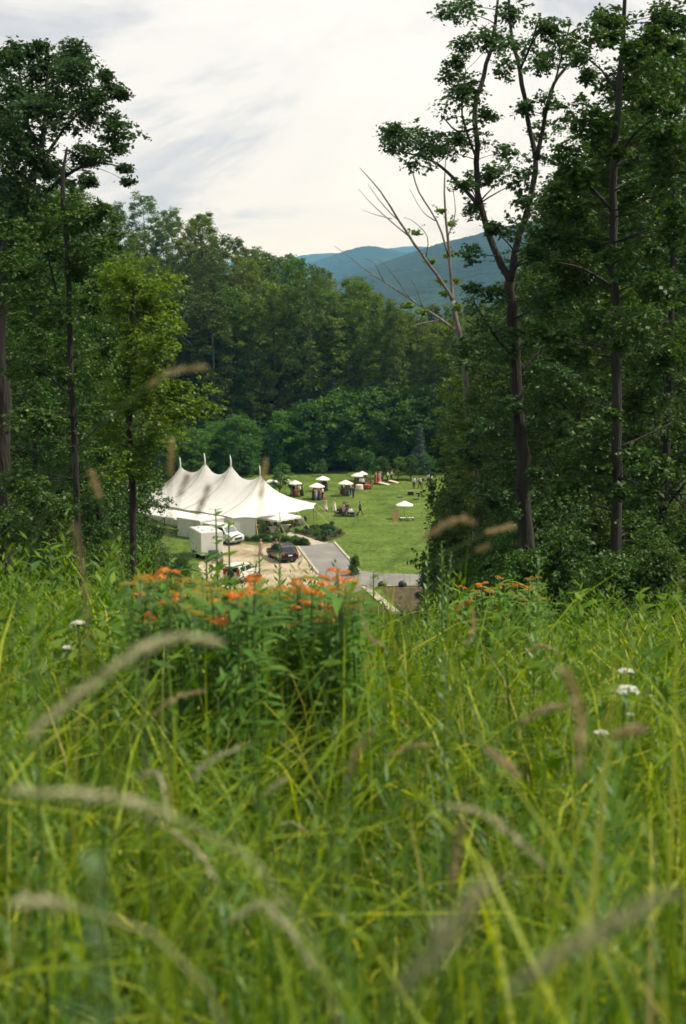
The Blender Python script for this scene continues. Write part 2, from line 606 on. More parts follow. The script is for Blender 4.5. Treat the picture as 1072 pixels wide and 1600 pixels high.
surf('car_black', (0.014, 0.015, 0.016), (0.010, 0.010, 0.011), rough=0.25, coat=0.8, scale=2)
surf('car_white', (0.78, 0.78, 0.75), (0.72, 0.72, 0.70), rough=0.3, coat=0.5, scale=2)
surf('glass_dark', (0.02, 0.025, 0.028), rough=0.08, spec=0.8, scale=2)
surf('glass_screen', (0.16, 0.19, 0.19), (0.12, 0.15, 0.15), rough=0.1, spec=0.8, scale=2)
surf('tyre', (0.025, 0.025, 0.025), rough=0.85, scale=15)
surf('rim_metal', (0.45, 0.45, 0.45), rough=0.35, metal=0.8)
surf('lamp_red', (0.55, 0.03, 0.025), rough=0.25)
surf('lamp_clear', (0.75, 0.75, 0.72), rough=0.15)
surf('wood_tan', (0.50, 0.32, 0.17), (0.42, 0.26, 0.13), rough=0.7, scale=3, stretch=(6, 6, 0.6))
surf('board_pale', (0.68, 0.54, 0.38), (0.58, 0.45, 0.31), rough=0.6, scale=3)
surf('cloth_rust', (0.17, 0.065, 0.028), (0.12, 0.042, 0.018), rough=0.85, scale=5)
surf('cloth_ivory', (0.72, 0.67, 0.55), (0.62, 0.57, 0.46), rough=0.85, scale=5)
surf('cloth_coral', (0.33, 0.085, 0.04), (0.25, 0.06, 0.03), rough=0.85, scale=5)
surf('skin_light', (0.52, 0.30, 0.21), (0.47, 0.26, 0.18), rough=0.55, scale=8)
surf('skin_deep', (0.20, 0.105, 0.065), (0.17, 0.085, 0.052), rough=0.55, scale=8)
for nm, c in (('white', (0.75, 0.74, 0.70)), ('black', (0.018, 0.018, 0.02)), ('charcoal', (0.04, 0.042, 0.05)), ('navy', (0.02, 0.035, 0.10)),
              ('rust', (0.30, 0.085, 0.04)), ('blush', (0.62, 0.40, 0.36)), ('denim', (0.10, 0.22, 0.36)), ('tan', (0.42, 0.31, 0.20)),
              ('green', (0.03, 0.07, 0.04)), ('grey', (0.22, 0.22, 0.23)), ('wine', (0.16, 0.025, 0.03))):
    surf('wear_' + nm, c, tuple(v * 0.8 for v in c), rough=0.85, scale=9)
surf('wear_floral', (0.72, 0.62, 0.58), (0.25, 0.12, 0.12), rough=0.85, scale=7, lo=0.42, hi=0.5)
surf('hair_brown', (0.06, 0.035, 0.02), rough=0.5, scale=20)
surf('hair_black', (0.015, 0.012, 0.01), rough=0.5, scale=20)
surf('hair_fair', (0.32, 0.21, 0.10), rough=0.5, scale=20)
surf('hair_red', (0.26, 0.07, 0.025), rough=0.5, scale=20)
surf('dirt_brown', (0.10, 0.06, 0.035), rough=0.9)
M = MATS

# ------------------------------------------------------------------ terrain and far setting
def nonuni(lo, hi, step0, grow, origin=0.0):
    out = [origin]
    s = step0
    while out[-1] < hi:
        out.append(out[-1] + s)
        s *= grow
    neg = [origin]
    s = step0
    while neg[-1] > lo:
        neg.append(neg[-1] - s)
        s *= grow
    return np.array(sorted(set(neg + out)))


def sheet(name, xs, ys, zf, mat):
    X, Y = np.meshgrid(xs, ys)
    Z = zf(X, Y)
    v = np.stack([X, Y, Z], -1).reshape(-1, 3)
    nx, ny = len(xs), len(ys)
    i = np.arange(nx * ny).reshape(ny, nx)
    q = np.stack([i[:-1, :-1], i[:-1, 1:], i[1:, 1:], i[1:, :-1]], -1).reshape(-1, 4)
    return new_obj(name, np_mesh(name, v, q, mat, True))


gx = nonuni(-10000, 10000, 0.4, 1.06)
gy = nonuni(-70, 12500, 0.4, 1.035, 2.0)
_wob = lambda X, Y: terrain(X, Y) + 0.05 * np.sin(X * 1.7 + 0.6) * np.sin(Y * 1.3) * (Y < 100)
tag(sheet('ground', gx, gy, _wob, M['forest_floor']), kind='structure')


def flat_poly(name, pts, z, mat, kind='structure'):
    """a level sheet with the given outline"""
    bm = bmesh.new()
    vsq = [bm.verts.new((p[0], p[1], z)) for p in pts]
    f = bm.faces.new(vsq)
    if f.normal.z < 0:
        f.normal_flip()
    bm.normal_update()
    if f.normal.z < 0:
        f.normal_flip()
    bmesh.ops.triangulate(bm, faces=[f])
    me = bpy.data.meshes.new(name)
    bm.to_mesh(me)
    bm.free()
    o = new_obj(name, me, None, mat)
    tag(o, kind=kind)
    return o


def pxpoly(pp, rag=0.0):
    c = [gr(*p) for p in pp]
    if not rag:
        return c
    q = random.Random(len(pp) * 13 + int(pp[0][0]))
    out = []
    for i, a in enumerate(c):
        b = c[(i + 1) % len(c)]
        n = max(1, int((b - a).length / 0.7))
        for k in range(n):
            p = a.lerp(b, k / n)
            out.append(Vector((p.x + q.uniform(-rag, rag), p.y + q.uniform(-rag, rag), 0)))
    return out


flat_poly('lawn', [(-42, 131), (-20, 131), (0, 131), (23, 131), (25, 170), (25, 215), (24, 238), (10, 244), (-12, 245), (-30, 244), (-41, 230), (-42, 180)], 0.02, M['lawn'])
flat_poly('gravel_yard', pxpoly([(340, 852), (372, 849), (404, 853), (424, 849), (466, 855), (482, 876), (498, 897), (505, 915), (440, 925), (360, 922), (318, 905), (312, 880), (326, 866)], 0.28), 0.03, M['gravel'])
flat_poly('driveway', pxpoly([(468, 854), (522, 848), (540, 868), (554, 884), (562, 892), (600, 896), (690, 899), (690, 915), (590, 916), (560, 930), (530, 960), (506, 918), (497, 896)]), 0.036, M['asphalt'])
flat_poly('garden_path', pxpoly([(452, 832), (466, 834), (486, 842), (513, 848), (507, 851), (484, 852), (470, 843), (448, 836)]), 0.03, M['stone_edge'])


def strip(name, a, b, w, h, mat):
    """a low kerb between two points of the valley floor"""
    a, b = gr(*a), gr(*b)
    d = b - a
    mb = MB()
    mb.box(((a.x + b.x) / 2, (a.y + b.y) / 2, h / 2 + 0.03), (d.length, w, h), math.atan2(d.y, d.x))
    o = mb.build(name, mat)
    return tag(o, kind='structure')


strip('kerb', (466, 855), (498, 898), 0.32, 0.12, M['stone_edge'])
strip('kerb', (522.5, 848), (554.5, 884), 0.30, 0.12, M['stone_edge'])
strip('kerb', (554.5, 884.5), (562, 893), 0.30, 0.12, M['stone_edge'])
strip('kerb', (590, 917), (690, 916), 0.25, 0.12, M['stone_edge'])
strip('kerb', (570, 918), (622, 962), 0.9, 0.14, M['stone_edge'])
flat_poly('mulch_bed', pxpoly([(457, 832), (478, 825), (518, 819), (530, 826), (541, 835), (522, 843), (505, 848), (488, 841)], 0.15), 0.05, M['mulch'])
flat_poly('mulch_bed', pxpoly([(366, 841), (405, 840), (446, 841), (470, 846), (484, 853), (460, 852), (420, 848), (370, 847)], 0.12), 0.05, M['mulch'])
flat_poly('mulch_bed', pxpoly([(596, 919), (690, 918), (690, 960), (632, 960)], 0.15), 0.05, M['mulch_tan'])


def ridge(name, prof, Y, depth, seed, amp):
    """a mountain ridge; prof: (px, py) of its skyline at distance Y"""
    px = np.array([p[0] for p in prof], float)
    py = np.array([p[1] for p in prof], float)
    r = np.random.default_rng(seed)
    n = 260
    sx = np.linspace(px[0], px[-1], n)
    sy = np.interp(sx, px, py)
    ker = np.ones(9) / 9
    sy = np.convolve(np.pad(sy, 4, mode='edge'), ker, mode='valid')
    top = np.array([tuple(at(a, b, Y)) for a, b in zip(sx, sy)])
    rows = 44
    vs = []
    ph = r.uniform(0, 6, 12)
    fr = r.uniform(3, 40, 12)
    for j in range(rows):
        t = (j - 12) / (rows - 12 - 1)            # before the crest the slope falls behind it
        if t < 0:
            yy = Y - t * depth * 0.9
            zz_ = top[:, 2] - (top[:, 2] + 60) * (t * -2.2) ** 1.2
        else:
            yy = Y - t * depth
            zz_ = top[:, 2] - (top[:, 2] + 60) * (0.55 * t + 0.45 * t * t)
        w = np.zeros(n)
        for a, f in zip(ph, fr):
            w += np.sin(np.linspace(0, 1, n) * f + a + t * (f * 0.25) * math.cos(a)) / (f ** 0.5)
        k = min(abs(t) * 4, 1.0)
        zz_ = zz_ + w * amp * k + r.normal(size=n) * amp * 0.05
        vs.append(np.stack([top[:, 0] * (yy / Y), np.full(n, yy) + w * amp * 1.5 * k, zz_], -1))
    v = np.concatenate(vs)
    i = np.arange(rows * n).reshape(rows, n)
    q = np.stack([i[:-1, :-1], i[:-1, 1:], i[1:, 1:], i[1:, :-1]], -1).reshape(-1, 4)
    return tag(new_obj(name, np_mesh(name, v, q, M['mountain_wood'], True)), kind='structure')


ridge('mountain', [(380, 520), (470, 462), (520, 440), (560, 425), (620, 402), (680, 382), (745, 366), (800, 352), (860, 338), (930, 326), (1010, 322), (1200, 340)], 3700, 2000, 3, 13)
ridge('mountain', [(380, 440), (450, 420), (505, 404), (545, 390), (575, 383), (605, 388), (640, 397), (690, 405), (760, 412), (900, 405), (1150, 420)], 6600, 2400, 4, 17)
ridge('mountain', [(-150, 400), (100, 405), (300, 412), (430, 408), (470, 399), (500, 395), (560, 396), (610, 388), (645, 383), (700, 390), (780, 396), (1200, 400)], 9600, 2600, 5, 20)

hz_mat, hn, hl = mat_new('haze_air')
ho = hn.new('ShaderNodeOutputMaterial')
hv = hn.new('ShaderNodeVolumePrincipled')
hv.inputs['Color'].default_value = (0.16, 0.52, 1.0, 1)
hv.inputs['Absorption Color'].default_value = (1, 1, 1, 1)
hv.inputs['Density'].default_value = 0.85e-4
hv.inputs['Anisotropy'].default_value = 0.0
hl.new(hv.outputs[0], ho.inputs['Volume'])
hz = MB().box((0, 5900, 205), (22000, 15600, 610)).build('haze', hz_mat)
tag(hz, 'pale blue air between the camera and the mountains', 'haze', kind='stuff')

# ------------------------------------------------------------------ trees
def bez(a, b, bow, n=6, seed=0):
    r = random.Random(seed)
    a, b = Vector(a), Vector(b)
    d = b - a
    mid = (a + b) / 2 + Vector((r.uniform(-1, 1), r.uniform(-1, 1), r.uniform(0.0, 1))) * bow * d.length
    return [a * (1 - t) ** 2 + mid * 2 * t * (1 - t) + b * t * t for t in [i / (n - 1) for i in range(n)]]


def tree_mesh(seed, Ht, base, R, nclump, nspray, nleaf, size, trunk_r, leafm, barkm, shape=1.0, lean=0.3, clump=0.30, low=0.0):
    """a generic broadleaf tree around the origin: (trunk mesh, crown mesh)"""
    r = np.random.default_rng(seed)
    rr = random.Random(seed)
    mb = MB()
    n = 9
    tp, trr = [], []
    ax, ay = rr.uniform(-lean, lean), rr.uniform(-lean, lean)
    for i in range(n):
        t = i / (n - 1)
        tp.append((ax * t * t * 2 + 0.12 * math.sin(t * 7 + seed), ay * t * t * 2 + 0.12 * math.cos(t * 6 + seed), -0.6 + (Ht * 0.93 + 0.6) * t))
        trr.append(trunk_r * (1.25 if i == 0 else 1.0) * (1 - t) ** 0.75 + 0.025)
    mb.tube(tp, trr, 8)
    c = np.zeros((nclump, 3))
    rad_ = np.zeros((nclump, 3))
    k = 0
    for i in range(nclump):
        t = ((i + rr.random()) / nclump)
        z = Ht * (base + (1 - base) * t)
        prof = math.sqrt(max(0.05, 1 - ((t - 0.42 * shape) / 0.64) ** 2)) * (1 - low * (1 - t))
        ang = i * 2.399 + rr.uniform(-0.5, 0.5)
        q = R * prof * math.sqrt(rr.uniform(0.12, 1.0))
        cx = ax * (z / Ht) ** 2 * 2 + q * math.cos(ang)
        cy_ = ay * (z / Ht) ** 2 * 2 + q * math.sin(ang)
        c[i] = (cx, cy_, z)
        s = R * clump * rr.uniform(0.75, 1.35)
        rad_[i] = (s, s, s * rr.uniform(0.55, 0.85))
        if i % 2 == 0 or nclump < 60:
            zt = max(0.5, z - q * rr.uniform(0.5, 1.0) - 0.3)
            f = zt / (Ht * 0.93)
            st = (ax * f * f * 2, ay * f * f * 2, min(zt, Ht * 0.9))
            pl = bez(st, c[i], 0.12, 5, seed * 100 + i)
            r0 = max(0.03, trunk_r * 0.34 * (1 - f * 0.7))
            mb.tube(pl, [r0 * (1 - 0.8 * j / 4) for j in range(5)], 5, cap=False)
    v, qd = sprays(c, rad_, nspray, nleaf, size, r)
    return mb.mesh('trunk', M[barkm], True), np_mesh('crown', v, qd, M[leafm])


def plant_tree(name, meshes, loc, rz, s, sz=None, label=None, cat='tree', group=None):
    e = empty(name, loc, rz)
    e.scale = (s, s, sz or s)
    new_obj('trunk', meshes[0], e)
    new_obj('crown', meshes[1], e)
    tag(e, label, cat, group)
    return e


FOREST = [tree_mesh(20 + i, 27, 0.12, 3.9, 78, 34, 10, 0.29, 0.26, 'leaf_forest', 'bark_grey', shape=1.0, clump=0.34) for i in range(5)]
FOREST_Y = [tree_mesh(40 + i, 27, 0.10, 3.6, 78, 34, 10, 0.28, 0.24, 'leaf_olive', 'bark_grey', shape=1.0, clump=0.33) for i in range(2)]
LOWT = [tree_mesh(60 + i, 11, 0.05, 4.9, 60, 46, 11, 0.25, 0.2, ('leaf_bright', 'leaf_mid', 'leaf_bright')[i], 'bark_dark', shape=0.9, clump=0.32) for i in range(3)]
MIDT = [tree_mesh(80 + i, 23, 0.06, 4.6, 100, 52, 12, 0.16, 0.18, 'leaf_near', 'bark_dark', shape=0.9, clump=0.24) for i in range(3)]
SHRUBT = [tree_mesh(95 + i, 4.2, 0.04, 1.9, 40, 50, 12, 0.105, 0.06, 'leaf_deep', 'bark_dark', shape=0.7, clump=0.36) for i in range(2)]
YOUNG = [tree_mesh(110 + i, 5.4, 0.24, 1.75, 26, 24, 10, 0.17, 0.07, 'leaf_shrub', 'bark_dark', shape=0.85, clump=0.42) for i in range(2)]

_rf = random.Random(11)
taken = []


def free(x, y, dmin):
    for a, b in taken:
        if (a - x) ** 2 + (b - y) ** 2 < dmin * dmin:
            return False
    taken.append((x, y))
    return True


# the wooded slope behind the lawn
def forest_tree(x, y, kind, s, label, group):
    ms = _rf.choice(FOREST_Y if kind == 'y' else FOREST)
    plant_tree('forest_tree', ms, (x, y, tz(x, y) - 0.2), _rf.uniform(0, 6.28), s * _rf.uniform(0.95, 1.05), s * _rf.uniform(0.9, 1.12), label, 'tree', group)


LB_BACK = 'tall dense broadleaf tree in the forest wall behind the white tent and lawn'
LB_YEL = 'tall olive green tree in the forest rising under the blue mountains'
for row, (yb, sp) in enumerate([(250, 4.6), (258, 5.0), (268, 5.4), (280, 5.8), (295, 6.4), (312, 7.0)]):
    x = -0.27 * yb - 4
    while x < 0.27 * yb - 8 * (row > 3):
        xx, yy = x + _rf.uniform(-1.6, 1.6), yb + _rf.uniform(-3.5, 3.5)
        fx = xx / yy
        right = fx > 0.0
        s = 1.2 if fx < -0.02 else (1.16 if fx < 0.025 else 0.99)
        if fx < -0.12:
            s = 1.12
        kind = 'y' if (right and _rf.random() < 0.62) or (not right and _rf.random() < 0.16) else 'd'
        forest_tree(xx, yy, kind, s * _rf.uniform(0.93, 1.05), LB_YEL if kind == 'y' else LB_BACK, 'olive trees of the far forest' if kind == 'y' else 'trees of the forest wall')
        x += sp
# left flank of the valley, between the near trees and the tent
for i in range(400):
    y = _rf.uniform(95, 245)
    x = -_rf.uniform(0.152, 0.31) * y - (3 if y < 170 else 0)
    if (x > -33 and y > 150) or not free(x, y, 8.5):
        continue
    forest_tree(x, y, 'y' if _rf.random() < 0.2 else 'd', 0.86 if y < 170 else 0.95, 'tall shaded broadleaf tree on the wooded slope left of the tent', 'trees on the slope left of the tent')

# low bright trees along the far edge of the lawn
for i, (px, py, hpx) in enumerate([(340, 742, 80), (372, 745, 92), (408, 740, 66), (446, 738, 92), (480, 738, 104), (512, 737, 112), (545, 735, 122), (578, 734, 128), (606, 733, 132), (640, 732, 118), (672, 734, 126), (702, 735, 112), (735, 738, 120), (765, 740, 112), (305, 748, 76), (270, 752, 88)]):
    b = gr(px, py)
    b.y = min(b.y + 1.5, 250)
    hh = hpx * b.y / FPX
    plant_tree('low_tree', LOWT[i % 3], (b.x, b.y, tz(b.x, b.y) - 0.1), _rf.uniform(0, 6), hh / 11 * 0.95, hh / 11, 'low spreading bright green tree on the far edge of the lawn', 'tree', 'low trees along the lawn edge')

# pale spruce in front of them
mb = MB().tube([(0, 0, -0.3), (0, 0, 5.6)], [0.1, 0.02], 6)
cs, rs = [], []
for i in range(40):
    t = i / 39
    a = i * 2.4
    q = 1.5 * (1 - t) * 0.7
    cs.append((q * math.cos(a), q * math.sin(a), 0.3 + 5.2 * t))
    rs.append((0.75 * (1 - t) + 0.12, 0.75 * (1 - t) + 0.12, 0.28))
v, q = sprays(np.array(cs), np.array(rs), 22, 8, 0.17, np.random.default_rng(5), flat=0.6)
b = gr(655, 742)
plant_tree('spruce_tree', (mb.mesh('trunk', M['bark_dark']), np_mesh('crown', v, q, M['leaf_silver'])), (b.x, b.y, 0), 0, 1.35, 1.6, 'pale silvery spruce below the low trees, right of the lawn end', 'tree')

# young planted trees on the lawn
for i, (px, py, hpx, lb) in enumerate([
        (572, 752, 46, 'young silvery tree behind the paired parasols at the far end of the lawn'),
        (438, 776, 50, 'young leafy tree close beside the end of the white tent'),
        (506, 744, 26, 'small shrubby young tree at the lawn edge above the middle parasols'),
        (598, 748, 34, 'young orchard tree behind the group of bridesmaids'),
        (622, 751, 36, 'young orchard tree with a bare stem right of the bean bag boards'),
        (642, 750, 38, 'young orchard tree behind the two standing men in white shirts'),
        (668, 751, 40, 'young orchard tree rightmost on the lawn by the lone man')]):
    b = gr(px, py)
    hh = hpx * b.y / FPX
    plant_tree('young_tree', YOUNG[i % 2], (b.x, b.y, 0), i * 1.7, hh / 5.4 * (1.15 if i != 2 else 0.8), hh / 5.4, lb, 'tree', 'young trees planted on the lawn')


# --- near trees drawn limb by limb
def hero(name, Y, limbs, clumps, leafm, barkm, size, nspray, nleaf, label, seed, depth=2.2, bare=False, group=None, droop=0.15, spread=36):
    """limbs: lists of (px, py, radius m[, dy]); clumps: (px, py, rx px, ry px[, weight[, dy]])"""
    r = np.random.default_rng(seed)
    rr = random.Random(seed)
    x0, y0 = limbs[0][0][0], limbs[0][0][1]
    b = at(x0, y0, Y)
    gz = tz(b.x, b.y)
    root = empty(name, (b.x, b.y, gz))
    off = Vector((b.x, b.y, gz))
    mb = MB()
    nodes = []
    for li, L in enumerate(limbs):
        pts, rs = [], []
        dyo = 0.0
        slope = 0.0 if li == 0 else rr.uniform(-0.5, 0.5)
        p_prev = None
        for (a) in L:
            dyo = a[3] if len(a) > 3 else slope * (len(pts)) * 0.8
            p = at(a[0], a[1], Y + dyo)
            pts.append(p - off)
            rs.append(a[2])
        if li == 0:
            base = Vector((pts[0].x, 0, -0.5))
            pts.insert(0, base)
            rs.insert(0, rs[0] * 1.3)
        # smooth with a Catmull pass
        sm, sr = [], []
        for i in range(len(pts) - 1):
            p0, p1, p2, p3 = pts[max(i - 1, 0)], pts[i], pts[i + 1], pts[min(i + 2, len(pts) - 1)]
            for t in (0, 0.34, 0.67):
                q = 0.5 * ((2 * p1) + (p2 - p0) * t + (2 * p0 - 5 * p1 + 4 * p2 - p3) * t * t + (3 * p1 - p0 - 3 * p2 + p3) * t ** 3)
                w = rs[i] * 0.35
                sm.append(q + Vector((rr.uniform(-w, w), rr.uniform(-w, w), 0)))
                sr.append(rs[i] * (1 - t) + rs[i + 1] * t)
        sm.append(pts[-1])
        sr.append(rs[-1])
        mb.tube(sm, sr, 8 if sr[0] > 0.1 else 5)
        nodes += list(zip(sm, sr))
    npos = np.array([tuple(p) for p, _ in nodes])
    C, RD, W = [], [], []
    for cl in clumps:
        px, py, rx, ry = cl[:4]
        w = cl[4] if len(cl) > 4 else 1.0
        dy = cl[5] if len(cl) > 5 else rr.uniform(-depth, depth)
        # split a big clump into overlapping smaller ones
        area = rx * ry * w
        k = max(1, int(round(area / 330)))
        for j in range(k):
            ang = rr.uniform(0, 2 * PI)
            q = math.sqrt(rr.random()) if k > 1 else 0
            cx = px + rx * 0.78 * q * math.cos(ang)
            cy_ = py + ry * 0.78 * q * math.sin(ang)
            p = at(cx, cy_, Y + dy + rr.uniform(-1, 1) * min(depth, rx * Y / FPX)) - off
            s = spread * Y / FPX * rr.uniform(0.5, 1.5) if k > 1 else rx * Y / FPX
            C.append(tuple(p))
            RD.append((s, s, s * rr.uniform(0.6, 0.95)))
            d = npos - np.array(tuple(p))
            d2 = (d * d).sum(1) + np.maximum(0, d[:, 2]) * 2.0
            i = int(np.argmin(d2))
            if bare or rr.random() < 0.8:
                st = nodes[i][0]
                if (Vector(p) - st).length < 5.5:
                    pl = bez(st, p, 0.12, 5, rr.randint(0, 99999))
                    r0 = min(nodes[i][1] * 0.4, 0.028)
                    mb.tube(pl, [max(0.008, r0 * (1 - 0.2 * j2)) for j2 in range(5)], 4, cap=False)
    mb.build('trunk', M[barkm], root, True)
    if C:
        v, q = sprays(np.array(C), np.array(RD), nspray, nleaf, size, r, droop=droop)
        new_obj('crown', np_mesh('crown', v, q, M[leafm]), root)
    tag(root, label, 'tree', group)
    return root


# the forked tree right of the lawn
hero('forked_tree', 40,
     [[(824, 925, 0.27), (822, 840, 0.24), (817, 720, 0.195), (808, 600, 0.17), (800, 500, 0.16), (797, 440, 0.155)],
      [(797, 440, 0.125), (778, 400, 0.105), (758, 350, 0.095), (747, 300, 0.09), (745, 230, 0.085), (742, 170, 0.075), (755, 120, 0.07), (770, 60, 0.055), (778, 0, 0.04)],
      [(797, 440, 0.12), (812, 370, 0.10), (828, 310, 0.09), (838, 250, 0.08), (824, 180, 0.07), (812, 110, 0.07), (800, 60, 0.05), (795, 0, 0.04)],
      [(838, 250, 0.075), (852, 180, 0.06), (866, 130, 0.05), (895, 95, 0.035), (925, 85, 0.02)],
      [(812, 110, 0.045), (830, 70, 0.035), (845, 20, 0.025)],
      [(852, 180, 0.04), (872, 110, 0.03), (890, 40, 0.02)],
      [(746, 320, 0.07), (725, 295, 0.06), (700, 270, 0.05), (672, 250, 0.04), (640, 240, 0.03), (605, 232, 0.018)],
      [(743, 200, 0.04), (715, 205, 0.03), (694, 185, 0.02)],
      [(804, 560, 0.05), (770, 520, 0.04), (740, 470, 0.025)],
      [(806, 590, 0.05), (850, 540, 0.04), (880, 500, 0.02)],
      [(745, 250, 0.04), (722, 180, 0.03), (728, 110, 0.02)]],
     [(604, 222, 30, 20), (640, 218, 34, 24), (678, 232, 34, 22), (615, 205, 26, 16), (712, 240, 30, 26), (655, 250, 40, 12),
      (715, 110, 24, 22), (712, 165, 22, 24), (735, 130, 26, 26), (730, 210, 26, 24), (722, 75, 24, 18, .5), (748, 70, 34, 26, .6), (760, 180, 26, 20, .5),
      (790, 110, 30, 30, .5), (815, 75, 38, 34, .55), (850, 100, 34, 36, .55), (880, 70, 36, 30, .6), (905, 95, 26, 26, .6), (850, 40, 50, 30, .6), (780, 30, 40, 26, .6), (700, 20, 30, 18, .5), (740, 20, 50, 18, .6),
      (860, 160, 34, 30, .4), (820, 170, 26, 36, .35), (790, 240, 30, 34, .4), (860, 230, 36, 34, .5), (800, 300, 34, 40, .55), (770, 290, 30, 32, .55), (842, 320, 40, 34, .6),
      (740, 330, 26, 30, .5), (725, 290, 26, 26, .5), (735, 400, 28, 34, .5), (780, 360, 30, 36, .5), (845, 380, 40, 44, .6), (770, 460, 32, 30, .5), (740, 470, 30, 34, .5), (850, 450, 40, 44, .65), (832, 520, 34, 40, .5), (760, 540, 34, 40, .5),
      (730, 560, 34, 40, .5), (860, 590, 36, 40, .5), (770, 640, 34, 40, .5), (740, 690, 44, 46, .6), (790, 560, 22, 30, .3), (860, 680, 34, 50, .5), (770, 780, 40, 50, .6), (860, 800, 40, 60, .6), (808, 520, 16, 20, .5, -1.2), (806, 640, 12, 14, .5, -1.0), (835, 740, 16, 18, .5, -1.2)],
     'leaf_bluish', 'bark_dark', 0.125, 34, 11, 'tall forked tree with two stems and a long leafy side branch, right of the lawn', 31, spread=31)

# the dead tree leaning over the view
hero('dead_tree', 62,
     [[(745, 800, 0.173), (736, 700, 0.158), (727, 600, 0.144), (716, 520, 0.130), (708, 470, 0.115)],
      [(708, 470, 0.094), (690, 440, 0.079), (665, 405, 0.072), (640, 370, 0.061), (618, 335, 0.050), (595, 300, 0.036), (562, 262, 0.014)],
      [(708, 470, 0.086), (704, 430, 0.079), (700, 370, 0.065), (694, 300, 0.043), (697, 245, 0.018)],
      [(702, 400, 0.058), (682, 345, 0.043), (655, 300, 0.036), (640, 260, 0.025), (615, 238, 0.011)],
      [(640, 370, 0.036), (610, 345, 0.029), (580, 318, 0.018), (560, 295, 0.009)],
      [(628, 350, 0.029), (600, 322, 0.022), (575, 288, 0.011)],
      [(665, 405, 0.029), (668, 370, 0.022), (645, 345, 0.014), (630, 340, 0.009)],
      [(612, 342, 0.022), (585, 335, 0.014), (566, 328, 0.007)],
      [(680, 345, 0.029), (660, 330, 0.018), (640, 295, 0.010)],
      [(700, 370, 0.032), (712, 330, 0.022), (704, 280, 0.012)],
      [(716, 520, 0.072), (690, 500, 0.061), (660, 480, 0.054), (630, 460, 0.043), (600, 440, 0.036), (570, 420, 0.029), (545, 400, 0.018), (522, 384, 0.009)],
      [(600, 440, 0.025), (585, 412, 0.018), (570, 404, 0.009)],
      [(640, 465, 0.029), (622, 440, 0.022), (600, 412, 0.014), (590, 405, 0.007)],
      [(570, 420, 0.014), (550, 408, 0.010), (528, 410, 0.006)],
      [(585, 430, 0.014), (560, 432, 0.011), (530, 428, 0.006)],
      [(660, 480, 0.029), (650, 450, 0.018), (640, 435, 0.009)],
      [(690, 500, 0.036), (660, 505, 0.025), (640, 512, 0.014)]],
     [(690, 440, 6, 8), (700, 400, 5, 7), (706, 350, 5, 7), (676, 410, 5, 6), (712, 440, 6, 9), (696, 460, 7, 8), (715, 480, 10, 12), (690, 330, 4, 6), (650, 365, 4, 5), (660, 490, 14, 9), (700, 520, 16, 16), (640, 478, 10, 8), (725, 540, 18, 20), (690, 560, 20, 18, .8), (720, 600, 26, 24, .8), (690, 620, 22, 20, .7), (715, 660, 30, 26, .9), (700, 690, 24, 26, .8), (735, 730, 34, 30, 1.2, -1.2), (728, 620, 20, 26, 1, -1.2), (735, 790, 30, 36, 1.2, -1.2), (722, 560, 12, 18, 1, -1.0)],
     'leaf_olive', 'bark_pale', 0.16, 14, 9, 'half dead tree with bare pale limbs fanning out against the sky', 32, depth=1.4)

# the straight trunk at the right edge
hero('straight_tree', 37,
     [[(962, 945, 0.17), (963, 800, 0.15), (964, 650, 0.135), (961, 500, 0.125), (958, 380, 0.115), (960, 260, 0.10), (968, 150, 0.085), (975, 40, 0.06), (980, -60, 0.04)],
      [(960, 260, 0.06), (990, 210, 0.045), (1030, 180, 0.02)],
      [(958, 330, 0.06), (920, 290, 0.045), (890, 270, 0.02)],
      [(968, 150, 0.05), (940, 110, 0.03), (915, 90, 0.02)],
      [(961, 450, 0.05), (910, 420, 0.04), (870, 410, 0.02)],
      [(962, 560, 0.05), (1010, 520, 0.035), (1050, 500, 0.02)],
      [(964, 700, 0.05), (1010, 680, 0.03), (1050, 660, 0.02)]],
     [(930, 60, 34, 34, .7), (960, 30, 40, 34, .7), (1000, 60, 40, 44, .7), (1045, 60, 36, 50, .8), (940, 120, 34, 34, .7), (985, 130, 34, 44, .6), (1030, 150, 36, 50, .75), (925, 190, 34, 40, .7), (960, 220, 26, 40, .5), (1000, 230, 36, 44, .7), (1045, 240, 34, 60, .9),
      (900, 270, 40, 40, .8), (880, 300, 44, 40, .8), (930, 300, 36, 40, .7), (990, 320, 40, 50, .7), (1040, 340, 36, 50, .9), (880, 360, 44, 44, .8), (930, 390, 40, 44, .75), (1000, 420, 40, 50, .7), (1045, 440, 30, 50, .8), (900, 440, 44, 44, .8), (880, 520, 44, 50, .7),
      (920, 500, 36, 44, .6), (1000, 520, 36, 50, .6), (1040, 560, 30, 60, .7), (900, 600, 44, 56, .6), (1000, 640, 40, 56, .6), (920, 700, 44, 56, .6), (1010, 740, 40, 56, .6), (900, 800, 44, 60, .65), (1000, 830, 44, 50, .65), (958, 240, 22, 30, .6, -1.5), (955, 400, 20, 26, .6, -1.5), (968, 540, 18, 22, .5, -1.5), (955, 650, 18, 22, .5, -1.4), (970, 770, 20, 26, .6, -1.5), (950, 880, 26, 24, .8, -1.6)],
     'leaf_near', 'bark_dark', 0.13, 44, 11, 'straight dark trunk with dense foliage at the right edge of the view', 33, depth=2.6)

